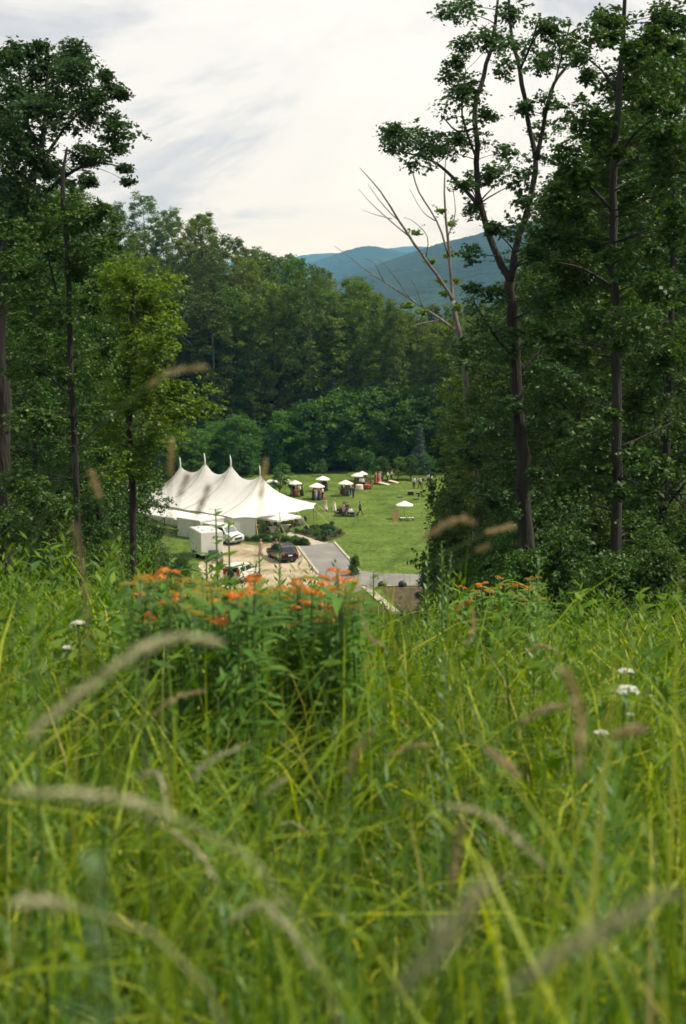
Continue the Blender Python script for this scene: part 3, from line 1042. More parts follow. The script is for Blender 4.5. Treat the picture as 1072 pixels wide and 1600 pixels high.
# left group
hero('oak_tree', 46,
     [[(10, 930, 0.32), (5, 700, 0.29), (0, 500, 0.26), (8, 400, 0.24), (30, 340, 0.2), (48, 290, 0.15), (62, 240, 0.11), (70, 180, 0.07), (75, 110, 0.04)],
      [(30, 340, 0.1), (60, 310, 0.085), (92, 282, 0.07), (125, 262, 0.05), (160, 255, 0.03), (195, 262, 0.02)],
      [(48, 290, 0.08), (80, 230, 0.06), (110, 190, 0.045), (140, 165, 0.03), (180, 155, 0.02)],
      [(62, 240, 0.06), (40, 180, 0.05), (30, 110, 0.03)],
      [(8, 400, 0.1), (-20, 320, 0.07), (-40, 240, 0.04)]],
     [(110, 90, 26, 22, 1.2), (90, 110, 34, 30, 1.1), (60, 130, 40, 40, 1), (120, 125, 32, 28, 1.1), (45, 85, 20, 26, .8), (30, 110, 40, 50, .9), (150, 150, 24, 18, 1.1), (175, 140, 22, 16, 1.1), (190, 150, 14, 12, 1.2), (165, 120, 14, 14, .8), (130, 160, 30, 24, .9), (95, 170, 44, 32, .9), (50, 190, 50, 44, .8), (135, 195, 34, 22, .9), (175, 190, 20, 14, .9),
      (165, 215, 30, 20, 1), (130, 230, 34, 24, .8), (185, 235, 20, 18, 1), (195, 265, 14, 20, 1.2), (200, 285, 9, 16, 1.2), (150, 245, 26, 18, .8), (60, 250, 50, 40, .9), (20, 230, 40, 60, 1), (100, 270, 34, 22, .7), (40, 310, 50, 40, 1), (0, 150, 50, 80, 1), (15, 330, 50, 60, 1), (140, 285, 20, 14, .6), (65, 75, 18, 16, .7)],
     'leaf_bluish', 'bark_dark', 0.13, 56, 11, 'big tree with blue green leaf tufts against the sky at the top left', 34, depth=2.6)

hero('slender_tree', 42,
     [[(128, 930, 0.12), (120, 800, 0.11), (114, 650, 0.10), (110, 520, 0.09), (106, 420, 0.08), (100, 330, 0.085), (98, 270, 0.06), (105, 230, 0.03)],
      [(110, 520, 0.05), (90, 460, 0.04), (75, 400, 0.03)],
      [(106, 420, 0.04), (130, 380, 0.03), (155, 350, 0.02)],
      [(114, 620, 0.04), (80, 590, 0.03), (50, 570, 0.02)],
      [(118, 700, 0.03), (150, 670, 0.025), (170, 650, 0.015)]],
     [(110, 330, 34, 34, .8), (70, 350, 44, 40, .8), (150, 345, 34, 34, .8), (40, 400, 44, 44, .8), (90, 410, 34, 40, .5), (140, 410, 34, 40, .7), (175, 390, 26, 34, .6), (50, 480, 44, 50, .7), (90, 500, 24, 40, .4), (150, 480, 34, 44, .6), (40, 560, 44, 50, .8), (85, 590, 30, 50, .5), (150, 560, 36, 50, .5), (50, 660, 44, 50, .7), (90, 690, 30, 50, .5), (150, 640, 34, 44, .45), (50, 750, 44, 50, .8), (95, 790, 40, 44, .6), (30, 820, 44, 40, .9), (160, 730, 30, 44, .45)],
     'leaf_near', 'bark_dark', 0.13, 44, 11, 'slender dark trunk standing in foliage on the left', 35, depth=2.6)

hero('maple_tree', 58,
     [[(210, 900, 0.16), (207, 800, 0.155), (203, 700, 0.145), (201, 620, 0.13), (203, 540, 0.11), (208, 470, 0.07), (212, 420, 0.03)],
      [(202, 640, 0.06), (235, 620, 0.05), (270, 625, 0.035), (300, 632, 0.02)],
      [(203, 560, 0.05), (235, 530, 0.035), (265, 510, 0.02)],
      [(202, 600, 0.05), (175, 570, 0.04), (150, 560, 0.02)],
      [(204, 700, 0.05), (235, 695, 0.04), (262, 700, 0.02)]],
     [(215, 435, 34, 26, 1), (245, 455, 30, 24, 1), (190, 450, 34, 34, .8), (262, 485, 24, 20, 1), (225, 490, 44, 34, .8), (180, 510, 34, 40, .7), (275, 510, 20, 14, 1), (240, 540, 44, 34, .8), (195, 570, 44, 40, .7), (255, 580, 34, 26, .9), (285, 605, 26, 14, 1.6), (300, 632, 24, 13, 2), (265, 635, 34, 22, 1.5), (250, 610, 40, 26, 1), (280, 650, 26, 12, 1.2), (235, 470, 40, 30, .8), (262, 545, 30, 26, 1), (220, 630, 44, 34, .8), (170, 620, 34, 40, .6), (240, 680, 34, 26, .8), (262, 700, 20, 12, .9), (200, 690, 40, 36, .6), (160, 690, 34, 44, .5), (225, 735, 30, 24, .6), (180, 750, 34, 40, .5)],
     'leaf_yellow', 'bark_dark', 0.17, 46, 11, 'yellow green maple with sunlit leaf sprays reaching toward the tent', 36, depth=2.4)

# thicket left of the trailer and in front of the tent end
hero('thicket_tree', 110,
     [[(222, 885, 0.1), (224, 850, 0.09), (226, 815, 0.07), (230, 785, 0.04)],
      [(224, 850, 0.05), (200, 820, 0.04), (185, 800, 0.02)],
      [(225, 830, 0.05), (250, 815, 0.03), (262, 805, 0.02)]],
     [(225, 818, 22, 12, 1.2), (245, 828, 18, 12, 1.2), (190, 832, 34, 20, 1.1), (225, 835, 34, 26, 1.2), (250, 845, 26, 22, 1), (180, 860, 40, 26, 1), (225, 868, 34, 20, 1), (150, 840, 40, 34, 1)],
     'leaf_near', 'bark_dark', 0.24, 18, 9, 'bushy dark tree hiding the left end of the white tent', 37, depth=3, spread=17)

# woods closing the right side, from the near slope to the lawn
LB_R = 'dense dark broadleaf tree in the shaded wood right of the lawn'
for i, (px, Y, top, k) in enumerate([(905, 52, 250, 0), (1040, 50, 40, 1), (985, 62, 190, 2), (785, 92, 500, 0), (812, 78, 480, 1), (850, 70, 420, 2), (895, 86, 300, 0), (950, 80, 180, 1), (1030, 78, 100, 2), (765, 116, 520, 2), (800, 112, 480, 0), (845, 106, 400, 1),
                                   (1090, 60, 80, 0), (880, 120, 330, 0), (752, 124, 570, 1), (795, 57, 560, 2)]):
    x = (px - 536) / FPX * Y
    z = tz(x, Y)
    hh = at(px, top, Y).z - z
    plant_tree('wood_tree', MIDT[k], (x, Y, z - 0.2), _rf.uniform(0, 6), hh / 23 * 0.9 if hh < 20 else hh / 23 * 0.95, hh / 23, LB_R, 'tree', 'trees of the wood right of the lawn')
LB_L = 'shaded broadleaf tree in the wood behind the slender trunk on the left'
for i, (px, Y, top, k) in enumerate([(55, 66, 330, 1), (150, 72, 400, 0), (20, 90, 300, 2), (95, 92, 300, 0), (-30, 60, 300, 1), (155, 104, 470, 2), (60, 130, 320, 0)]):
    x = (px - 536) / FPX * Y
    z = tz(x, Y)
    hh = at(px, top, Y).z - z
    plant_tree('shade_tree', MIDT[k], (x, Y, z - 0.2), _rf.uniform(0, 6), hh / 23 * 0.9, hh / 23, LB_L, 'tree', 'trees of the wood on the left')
# undergrowth shrubs at the foot of the woods
LB_S = 'leafy shrub in the undergrowth at the foot of the woods'
for i, (px, Y, top) in enumerate([(785, 60, 800), (765, 80, 740), (738, 100, 780), (708, 112, 835), (748, 118, 690), (680, 122, 872), (785, 48, 850), (735, 108, 850), (738, 125, 750), (722, 122, 790), (790, 40, 880), (850, 34, 860), (900, 34, 840), (950, 32, 870), (1010, 34, 840), (870, 44, 800), (1050, 32, 860), (925, 45, 790), (990, 48, 780), (820, 55, 820),
                               (60, 50, 800), (110, 60, 820), (160, 70, 830), (30, 40, 860), (95, 44, 860), (170, 52, 858), (250, 115, 862), (275, 125, 872), (130, 90, 800)]):
    x = (px - 536) / FPX * Y
    z = tz(x, Y)
    hh = max(1.5, at(px, top, Y).z - z)
    LB_S, GR_S = (('leafy shrub in the undergrowth below the wood on the left', 'shrubs below the left wood') if px < 500 else
                  ('leafy shrub between the right edge of the lawn and the forked tree', 'shrubs at the right edge of the lawn') if px < 776 else
                  ('leafy shrub in the dark undergrowth behind the right side of the meadow', 'shrubs below the right wood'))
    plant_tree('undergrowth_shrub', SHRUBT[i % 2], (x, Y, z - 0.1), i * 1.3, max(hh / 4.2 * 0.62, 0.8), hh / 4.2, LB_S, 'shrub', GR_S)

# ------------------------------------------------------------------ the sailcloth tent
P4 = gr(407, 743, 7.0)
P1 = gr(282, 729, 6.9)
E_ = Vector((P4.x - P1.x, P4.y - P1.y, 0)).normalized()
N_ = Vector((-E_.y, E_.x, 0))
RL = (Vector((P4.x, P4.y, 0)) - Vector((P1.x, P1.y, 0))).length
tent_rz = math.atan2(E_.y, E_.x)
tent = empty('sailcloth_tent', (P4.x, P4.y, 0.02), tent_rz)
tag(tent, 'large cream sailcloth tent with four pointed peaks beside the gravel yard', 'tent')
def px_of(p):
    d = p - Vector((0, 0, H))
    f = d.dot(FW)
    return 536 + FPX * d.x / f, 800 - FPX * d.dot(UP) / f


POLES_U, POLES_Z = [0.0], [7.0]
for px, py in ((361, 726), (320.5, 723), (282, 729)):
    lo, hi = -30.0, 2.0
    for _ in range(50):                      # where along the ridge the mast stands
        mid = (lo + hi) / 2
        if px_of(P4 + E_ * mid)[0] < px:
            lo = mid
        else:
            hi = mid
    p = P4 + E_ * lo
    zl, zh = 4.0, 10.0
    for _ in range(50):                      # and how tall it is
        zm = (zl + zh) / 2
        if px_of(Vector((p.x, p.y, zm)))[1] > py:
            zl = zm
        else:
            zh = zm
    POLES_U.append(lo)
    POLES_Z.append(zl)
print('tent masts', POLES_U, POLES_Z)
OUT = [(5.8, -6.6), (3.8, -8.8), (-1, -8.4), (-6, -8.3), (-11, -8.2), (-17, -6.2), (-22, -2), (-23.5, 3), (-20, 7), (-14, 8.2), (-8, 8.3), (-2, 8.3), (2.9, 8.2), (5.8, 4.6), (6.2, 0.8), (6.2, -3)]
NSEG = 8


def eave_pt(k, f):
    a, b = OUT[k % len(OUT)], OUT[(k + 1) % len(OUT)]
    s = math.sin(PI * f)
    u, v = a[0] + (b[0] - a[0]) * f, a[1] + (b[1] - a[1]) * f
    ln = math.hypot(b[0] - a[0], b[1] - a[1])
    inx, iny = -(b[1] - a[1]) / ln, (b[0] - a[0]) / ln
    if inx * (-8 - u) + iny * (0 - v) < 0:
        inx, iny = -inx, -iny
    return u + inx * 0.16 * s, v + iny * 0.16 * s, 2.45 + 0.08 * s


def canopy_z(ru, rv_u, rv_v, t, ez):
    """height of the membrane: ridge to eave, with a cusp at every mast"""
    u, v = rv_u, rv_v
    ridge_z = 5.7
    z = ridge_z + (ez - ridge_z) * (t ** 0.92) - 0.35 * math.sin(PI * t)
    for pu, pz in zip(POLES_U, POLES_Z):
        d = math.hypot(u - pu, v)
        z += (pz - ridge_z) * math.exp(-d / 1.45)
    return z


NB = len(OUT) * NSEG
NT = 22
vs_, fs_ = [], []
for i in range(NB):
    k, f = divmod(i, NSEG)
    eu, ev, ez = eave_pt(k, f / NSEG)
    ru = min(0.0, max(POLES_U[-1], eu * (RL / (RL + 1.0)) if eu < 0 else 0.0))
    for j in range(NT + 1):
        t = (j / NT) ** 1.35
        u, v = ru + (eu - ru) * t, ev * t
        vs_.append((u, v, canopy_z(ru, u, v, t, ez)))
for i in range(NB):
    i2 = (i + 1) % NB
    for j in range(NT):
        fs_.append((i * (NT + 1) + j, i * (NT + 1) + j + 1, i2 * (NT + 1) + j + 1, i2 * (NT + 1) + j))
can = MB().add(vs_, fs_).build('canopy', M['sailcloth'], tent, True)
# valance hem along the eave
hm = MB()
for i in range(NB):
    k, f = divmod(i, NSEG)
    k2, f2 = divmod((i + 1) % NB, NSEG)
    a, b = eave_pt(k, f / NSEG), eave_pt(k2, f2 / NSEG)
    hm.add([(a[0], a[1], a[2] - 0.01), (b[0], b[1], b[2] - 0.01), (b[0], b[1], b[2] - 0.09), (a[0], a[1], a[2] - 0.09)], [(0, 1, 2, 3)])
hm.build('hem', M['canvas_seam'], can)
# seams from the masts to the eave
for pu in POLES_U:
    for sgn in (-1, 1):
        mbs = MB()
        pts = []
        for j in range(26):
            t = j / 25
            kk = -8.45 if sgn < 0 else 8.3
            u, v = pu - 0.6 * t * (1 if pu < 0 else -2), kk * t * 0.985
            pts.append((u, v, canopy_z(pu, u, v, t, 2.6) + 0.03))
        mbs.tube(pts, 0.035, 4)
        mbs.build('seam', M['canvas_seam'], can)
for k_ in range(15):
    su = 1.5 + (POLES_U[-1] - 3.0) * k_ / 14
    if min(abs(su - pu) for pu in POLES_U) < 0.6:
        continue
    for sgn in (-1, 1):
        pts = []
        for j in range(22):
            t = 0.03 + 0.95 * j / 21
            ru_ = min(0.0, max(POLES_U[-1], su))
            u, v = ru_ + (su - ru_) * t, sgn * 8.25 * t
            pts.append((u, v, canopy_z(su, u, v, t, 2.5) + 0.012))
        MB().tube(pts, 0.016, 4).build('seam', M['canvas_stitch'], can)
for pu, pz in zip(POLES_U, POLES_Z):
    mbs = MB().tube([(pu, 0, 0), (pu, 0, pz - 0.35)], 0.07, 6)
    mast = mbs.build('mast', M['pole_wood'], tent)
    MB().tube([(pu, 0, pz - 0.4), (pu, 0, pz + 0.3), (pu - 0.05, 0, pz + 0.8), (pu - 0.16, 0.0, pz + 1.35)], [0.12, 0.10, 0.085, 0.03], 6).build('finial', M['white_paint'], mast, True)
for k, (u, v) in enumerate(OUT):
    sp_ = MB().tube([(u * 0.995, v * 0.995, 0), (u * 0.995, v * 0.995, 2.5)], 0.05, 6).build('side_pole', M['pole_wood'], tent)
    d = Vector((u + 8, v * 1.6, 0)).normalized()
    if k in (0, 1, 12, 13, 14, 15, 2):
        MB().tube([(u, v, 2.5), (u + d.x * 2.5, v + d.y * 2.5, 0.05)], 0.035, 5).build('guy_rope', M['rope'], tent)
        MB().tube([(u + d.x * 2.5, v + d.y * 2.5, -0.1), (u + d.x * 2.55, v + d.y * 2.55, 0.35)], 0.03, 5).build('stake', M['dark_trim'], tent)
# hanging side walls, one panel between each two poles (the right end stays open)
for k in (0, 1, 2, 3, 4, 5, 6, 7):
    a, b = OUT[k], OUT[k + 1]
    mbs = MB()
    n = 14
    pv = []
    for i in range(n + 1):
        f = i / n
        eu, ev, ez = eave_pt(k, f)
        w = 0.05 * math.sin(i * 2.1 + k)
        pv += [(eu * 0.992 + w, ev * 0.992 + w, 0.03), (eu * 0.992 + w * 0.4, ev * 0.992 + w * 0.4, ez - 0.06)]
    mbs.add(pv, [(2 * i, 2 * i + 2, 2 * i + 3, 2 * i + 1) for i in range(n)])
    mbs.build('wall_panel', M['canvas_wall'], tent, True)


def tent_pt(u, v, z=0.0):
    return Vector((P4.x, P4.y, 0.02)) + E_ * u + N_ * v + Vector((0, 0, z))


def frame_tent(name, u0, u1, v0, v1, he, hp, label, walls=(), mat='canvas_white'):
    """a rectangular frame tent aligned with the big one"""
    e = empty(name, tent_pt((u0 + u1) / 2, (v0 + v1) / 2), tent_rz)
    w, d = (u1 - u0) / 2, (v1 - v0) / 2
    r_ = MB()
    r_.add([(-w, -d, he), (w, -d, he), (w, d, he), (-w, d, he), (-w * 0.25, 0, hp), (w * 0.25, 0, hp)], [(0, 1, 5, 4), (1, 2, 5), (2, 3, 4, 5), (3, 0, 4)])
    rf = r_.build('roof', M[mat], e)
    val = MB()
    cor = [(-w, -d), (w, -d), (w, d), (-w, d)]
    for i in range(4):
        a, b = cor[i], cor[(i + 1) % 4]
        n = 8
        pts = []
        for j in range(n + 1):
            f = j / n
            x, y = a[0] + (b[0] - a[0]) * f, a[1] + (b[1] - a[1]) * f
            pts += [(x * 1.004, y * 1.004, he + 0.005), (x * 1.006, y * 1.006, he - 0.22 - 0.05 * (j % 2))]
        val.add(pts, [(2 * j, 2 * j + 1, 2 * j + 3, 2 * j + 2) for j in range(n)])
    val.build('valance', M[mat], rf)
    for x, y in cor:
        MB().tube([(x * 0.98, y * 0.98, 0), (x * 0.98, y * 0.98, he)], 0.035, 6).build('post', M['rim_metal'], e)
    for i in walls:
        a, b = cor[i], cor[(i + 1) % 4]
        n = 10
        pts = []
        for j in range(n + 1):
            f = j / n
            x, y = a[0] + (b[0] - a[0]) * f, a[1] + (b[1] - a[1]) * f
            o_ = 0.985 + 0.004 * math.sin(j * 2.3)
            pts += [(x * o_, y * o_, 0.03), (x * 0.99, y * 0.99, he - 0.03)]
        MB().add(pts, [(2 * j, 2 * j + 2, 2 * j + 3, 2 * j + 1) for j in range(n)]).build('wall_panel', M['canvas_wall'], e)
    tag(e, label, 'tent')
    return e


frame_tent('catering_tent', -2.2, 2.4, -13.4, -9.1, 2.5, 2.75, 'boxy white catering tent with closed grey walls against the big tent', walls=(0, 1, 3))
frame_tent('awning_tent', -12.5, -2.5, -13.6, -9.3, 2.35, 3.0, 'long low white awning with dark open front left of the catering tent')
frame_tent('side_canopy', -33, -27, -3, 3, 2.6, 4.2, 'small white peaked canopy behind the left end of the big tent')
bc = gr(450, 836)
ec = frame_tent('bar_canopy', 3.6, 7.6, -4.4, 0.2, 2.05, 2.75, 'small pale canopy with dining chairs at the open end of the big tent')


# ------------------------------------------------------------------ tables, chairs, parasols
def cloth_table(loc, r, h, mat, label, group=None, name='cocktail_table', flare=1.12):
    e = empty(name, loc)
    mb = MB()
    prof = [(r * flare, 0.02), (r * 1.0, h * 0.45), (r * 0.98, h * 0.93), (r * 1.0, h), (r * 0.6, h + 0.012)]
    mb.lathe(prof, 18, wob=0.03)
    cl = mb.build('tablecloth', M[mat], e, True)
    MB().lathe([(r * 0.97, h - 0.03), (r * 0.97, h - 0.005)], 16).build('table_top', M['wood_tan'], e)
    MB().tube([(0, 0, 0), (0, 0, h - 0.03)], 0.05, 6).build('post', M['dark_trim'], e)
    tag(e, label, 'table', group)
    return e


def chair_proto(mat='black_plastic'):
    e = empty('folding_chair')
    MB().box((0, 0, 0.45), (0.42, 0.42, 0.04)).build('seat', M[mat], e)
    mb = MB()
    mb.add([(-0.21, -0.20, 0.55), (0.21, -0.20, 0.55), (0.21, -0.27, 0.92), (-0.21, -0.27, 0.92), (-0.21, -0.23, 0.55), (0.21, -0.23, 0.55), (0.21, -0.30, 0.92), (-0.21, -0.30, 0.92)],
           [(0, 1, 2, 3), (7, 6, 5, 4), (0, 4, 5, 1), (3, 2, 6, 7), (0, 3, 7, 4), (1, 5, 6, 2)])
    mb.build('backrest', M[mat], e)
    for sx in (-1, 1):
        MB().tube([(sx * 0.2, 0.19, 0), (sx * 0.19, 0.17, 0.44)], 0.017, 5).build('leg', M[mat], e)
        MB().tube([(sx * 0.2, -0.24, 0), (sx * 0.19, -0.19, 0.45), (sx * 0.19, -0.25, 0.9)], 0.017, 5).build('leg', M[mat], e)
    return e


def adirondack(loc, rz, label):
    e = empty('lawn_chair', loc, rz)
    mb = MB()
    for i in range(5):
        mb2 = MB()
        x = -0.24 + i * 0.12
        top = 1.0 - 0.05 * abs(i - 2)
        mb2.add([(x - 0.052, -0.22, 0.30), (x + 0.052, -0.22, 0.30), (x + 0.06, -0.62, top), (x - 0.06, -0.62, top), (x - 0.052, -0.245, 0.29), (x + 0.052, -0.245, 0.29), (x + 0.06, -0.645, top), (x - 0.06, -0.645, top)],
                [(0, 1, 2, 3), (7, 6, 5, 4), (0, 4, 5, 1), (3, 2, 6, 7), (0, 3, 7, 4), (1, 5, 6, 2)])
        mb2.build('back_slat', M['black_plastic'], e)
    MB().add([(-0.28, -0.25, 0.30), (0.28, -0.25, 0.30), (0.28, 0.32, 0.42), (-0.28, 0.32, 0.42), (-0.28, -0.25, 0.26), (0.28, -0.25, 0.26), (0.28, 0.32, 0.38), (-0.28, 0.32, 0.38)],
             [(0, 1, 2, 3), (7, 6, 5, 4), (0, 4, 5, 1), (3, 2, 6, 7), (0, 3, 7, 4), (1, 5, 6, 2)]).build('seat', M['black_plastic'], e)
    for s in (-1, 1):
        MB().box((s * 0.34, -0.05, 0.56), (0.12, 0.75, 0.03)).build('armrest', M['black_plastic'], e)
        MB().box((s * 0.32, 0.27, 0.28), (0.04, 0.09, 0.56)).build('leg', M['black_plastic'], e)
        MB().tube([(s * 0.30, -0.68, 0.02), (s * 0.30, 0.3, 0.36)], 0.035, 4).build('leg', M['black_plastic'], e)
    e.scale = (1.15, 1.15, 1.15)
    tag(e, label, 'chair', 'black lawn chairs in a row')
    return e


def parasol(px, py, wpx, label, rz=0.0, mat='canvas_white', hgt=None):
    b = gr(px, py)
    s = FPX / b.length
    R = wpx / 2 / s * 1.02 / 0.98
    e = empty('parasol', (b.x, b.y, 0.02), rz)
    h = hgt or 2.05
    rise = R * 0.44
    n = 8
    can_ = MB()
    prof = [(R, h), (R * 0.62, h + rise * 0.42), (R * 0.28, h + rise * 0.78), (0.02, h + rise)]
    ring = []
    pts, fs = [], []
    for i, (r_, z) in enumerate(prof):
        for k in range(n * 2):
            a = 2 * PI * k / (n * 2)
            rr_ = r_ * (1.0 if k % 2 == 0 else 0.945)
            pts.append((rr_ * math.cos(a), rr_ * math.sin(a), z - (0.0 if k % 2 == 0 else 0.03 * r_ / R)))
    m_ = n * 2
    for i in range(3):
        for k in range(m_):
            k2 = (k + 1) % m_
            fs.append((i * m_ + k, i * m_ + k2, (i + 1) * m_ + k2, (i + 1) * m_ + k))
    can_.add(pts, fs)
    c_ = can_.build('canopy', M[mat], e)
    vl = MB()
    vp = []
    for k in range(m_):
        a = 2 * PI * k / m_
        rr_ = R * (1.0 if k % 2 == 0 else 0.945)
        vp += [(rr_ * math.cos(a), rr_ * math.sin(a), h - (0 if k % 2 == 0 else 0.03)), (rr_ * 1.003 * math.cos(a), rr_ * 1.003 * math.sin(a), h - 0.13)]
    vl.add(vp, [(2 * k, 2 * ((k + 1) % m_), 2 * ((k + 1) % m_) + 1, 2 * k + 1) for k in range(m_)])
    vl.build('valance', M[mat], c_)
    MB().tube([(0, 0, 0), (0, 0, h + rise + 0.12)], 0.035, 6).build('pole', M['pole_wood'], e)
    for k in range(n):
        a = 2 * PI * k / n
        MB().tube([(0.05 * math.cos(a), 0.05 * math.sin(a), h + rise * 0.9), (R * 0.97 * math.cos(a), R * 0.97 * math.sin(a), h - 0.02)], 0.012, 4).build('rib', M['pole_wood'], e)
    MB().lathe([(0.28, 0.0), (0.28, 0.06), (0.08, 0.10)], 12).build('base', M['dark_trim'], e)
    tag(e, label, 'parasol', 'cream parasols on the lawn')
    return e


PARA = [(495, 780, 24.5, 'cream parasol over the guests in front left, below a second parasol'),
        (504.5, 768, 22.5, 'cream parasol just behind and above the front left guest parasol'),
        (540, 775, 23, 'cream parasol over the rust covered table in the middle of the lawn'),
        (558, 762, 19, 'cream parasol at the far end beside the white table'),
        (566, 759, 17, 'shaded parasol half behind the young silvery tree'),
        (632, 811, 27.5, 'lone cream parasol beside the tall tan board'),
        (461, 775, 22, 'cream parasol nearest the tent end, right of the young tree'),
        (446, 771, 18, 'cream parasol half hidden by the young tree at the tent end'),
        (425, 772, 20, 'cream parasol showing just behind the right peak of the tent')]
for i, (px, py, w, lb) in enumerate(PARA):
    parasol(px, py, w, lb, rz=i * 0.37)

for i, (px, py, r_, h, mt, lb) in enumerate([
        (537.5, 774, 0.30, 1.12, 'cloth_rust', 'tall table in rust cloth under the middle parasol'),
        (510, 767, 0.29, 1.1, 'cloth_rust', 'tall table in rust cloth right of the rear guest parasol'),
        (461.5, 777, 0.29, 1.1, 'cloth_rust', 'tall table in rust cloth under the parasol nearest the tent'),
        (493.5, 778.5, 0.29, 1.1, 'cloth_rust', 'tall table in rust cloth among the front left guests'),
        (557, 762.5, 0.38, 1.1, 'cloth_rust', 'tall table in rust cloth under the far parasol')]):
    p = gr(px, py)
    cloth_table((p.x, p.y, 0.02), r_, h, mt, lb, 'rust covered cocktail tables')
p = gr(561.5, 766.5)
cloth_table((p.x, p.y, 0.02), 0.62, 0.95, 'cloth_ivory', 'round ivory covered table at the far parasols', name='round_table')
p = gr(573.5, 764.5)
cloth_table((p.x, p.y, 0.02), 0.62, 0.75, 'cloth_coral', 'round coral red covered table with dark chairs', name='round_table')

cp = chair_proto()
remember(cp)
_first = [True]


def put_chair(p, rz, label, group):
    o = cp if _first[0] else copy_tree(cp)
    _first[0] = False
    o.location = (p.x, p.y, 0.02)
    o.rotation_euler = (0, 0, rz)
    tag(o, label, 'chair', group)


for px, py, rz, lb in ((580, 765, 1.6, 'black folding chair at the right of the coral table'), (569.5, 765.5, -1.5, 'black folding chair between the ivory and coral tables'),
                       (533, 770, -1.2, 'black chair left of the middle rust covered table')):
    put_chair(gr(px, py), rz, lb, 'black folding chairs on the lawn')
# dining tables and chairs seen through the open end of the tent
for i, (u, v) in enumerate([(5.4, -3.2), (5.6, -0.8), (2.4, -3.6), (2.2, 0.6), (3.0, 4.4), (-1.5, -1.8)]):
    p = tent_pt(u, v)
    cloth_table(p, 0.75, 0.76, 'cloth_ivory', 'round ivory dining table under the open end of the tent', 'dining tables in the tent', 'dining_table')
    for j in range(5):
        a = j * 1.2566 + i
        q = tent_pt(u + 1.0 * math.cos(a), v + 1.0 * math.sin(a))
        put_chair(q, tent_rz + a + PI / 2, 'dark dining chair under the open end of the tent', 'dining chairs in the tent')

for px, py, rz, lb in ((528.5, 806, 2.5, 'black lawn chair first in the row, left of the standing pair'), (534.5, 807, 2.7, 'black lawn chair directly behind the standing pair'),
                       (547.5, 807, 3.5, 'black lawn chair with a reclining guest, right of the standing pair'), (553.5, 807.5, 3.7, 'black lawn chair last in the row by the walking man')):
    p = gr(px, py)
    adirondack((p.x, p.y, 0.02), rz, lb)

# tan board and serving tables by the lone parasol
p = gr(618.3, 814.5)
e = empty('display_board', (p.x, p.y, 0.02), 0.15)
hh = 18.5 * p.length / FPX
MB().box((0, 0, hh / 2), (0.80, 0.05, hh)).build('panel', M['wood_tan'], e)
MB().box((0, -0.03, hh - 0.03), (0.84, 0.02, 0.06)).build('rail', M['wood_tan'], e)
for s in (-1, 1):
    MB().tube([(s * 0.3, 0.02, hh * 0.8), (s * 0.3, 0.6, 0.0)], 0.025, 5).build('leg', M['wood_tan'], e)
tag(e, 'tall plain tan board standing left of the lone parasol', 'board')


def low_table(px, py, w, d, h, label):
    p = gr(px, py)
    e = empty('low_table', (p.x, p.y, 0.02), 0.1)
    MB().box((0, 0, h), (w, d, 0.05)).build('table_top', M['white_paint'], e)
    MB().box((0, 0, h - 0.07), (w * 0.94, d * 0.9, 0.08)).build('apron', M['black_plastic'], e)
    for sx in (-1, 1):
        for sy in (-1, 1):
            MB().box((sx * w * 0.42, sy * d * 0.4, h / 2 - 0.03), (0.09, 0.09, h - 0.06)).build('leg', M['black_plastic'], e)
    tag(e, label, 'table', 'low tables under the lone parasol')
    return e


low_table(629.5, 814, 0.75, 0.5, 0.42, 'low black legged table with pale top, left under the lone parasol')
low_table(641.3, 814, 0.85, 0.5, 0.45, 'low black legged table set with glasses, right under the lone parasol')
for i, (dx, lb) in enumerate(((-0.22, 'clear pitcher on the right low table, left of two'), (0.12, 'clear pitcher on the right low table, right of two'))):
    p = gr(641.3, 814)
    e = MB().lathe([(0.06, 0), (0.08, 0.1), (0.055, 0.2), (0.07, 0.26)], 10, c=(0, 0, 0)).build('pitcher', M['glass_screen'])
    e.location = (p.x + dx, p.y, 0.497)
    tag(e, lb, 'pitcher')


def toss_board(px, py, rz, mat, label, group, L=1.2, w=0.62, h0=0.10, h1=0.32):
    p = gr(px, py)
    e = empty('toss_board', (p.x, p.y, 0.02), rz)
    mb = MB()
    pts = []
    n = 14
    hole_shade = []
    mb.add([(-w / 2, -L / 2, h0), (w / 2, -L / 2, h0), (w / 2, L / 2, h1), (-w / 2, L / 2, h1), (-w / 2, -L / 2, h0 - 0.08), (w / 2, -L / 2, h0 - 0.08), (w / 2, L / 2, h1 - 0.08), (-w / 2, L / 2, h1 - 0.08)],
           [(0, 1, 2, 3), (7, 6, 5, 4), (0, 4, 5, 1), (3, 2, 6, 7), (0, 3, 7, 4), (1, 5, 6, 2)])
    mb.build('deck', M[mat], e)
    zc = h0 + (h1 - h0) * 0.81 + 0.004
    MB().lathe([(0.075, 0), (0.075, 0.004)], 12, c=(0, L * 0.31, zc)).build('hole_shade', M['black_plastic'], e)  # no opening cut; a flat black disc paints the shade inside it
    for s in (-1, 1):
        MB().box((s * w * 0.44, L * 0.46, (h1 - 0.05) / 2), (0.05, 0.06, h1 - 0.06)).build('leg', M[mat], e)
    tag(e, label, 'game board', group)


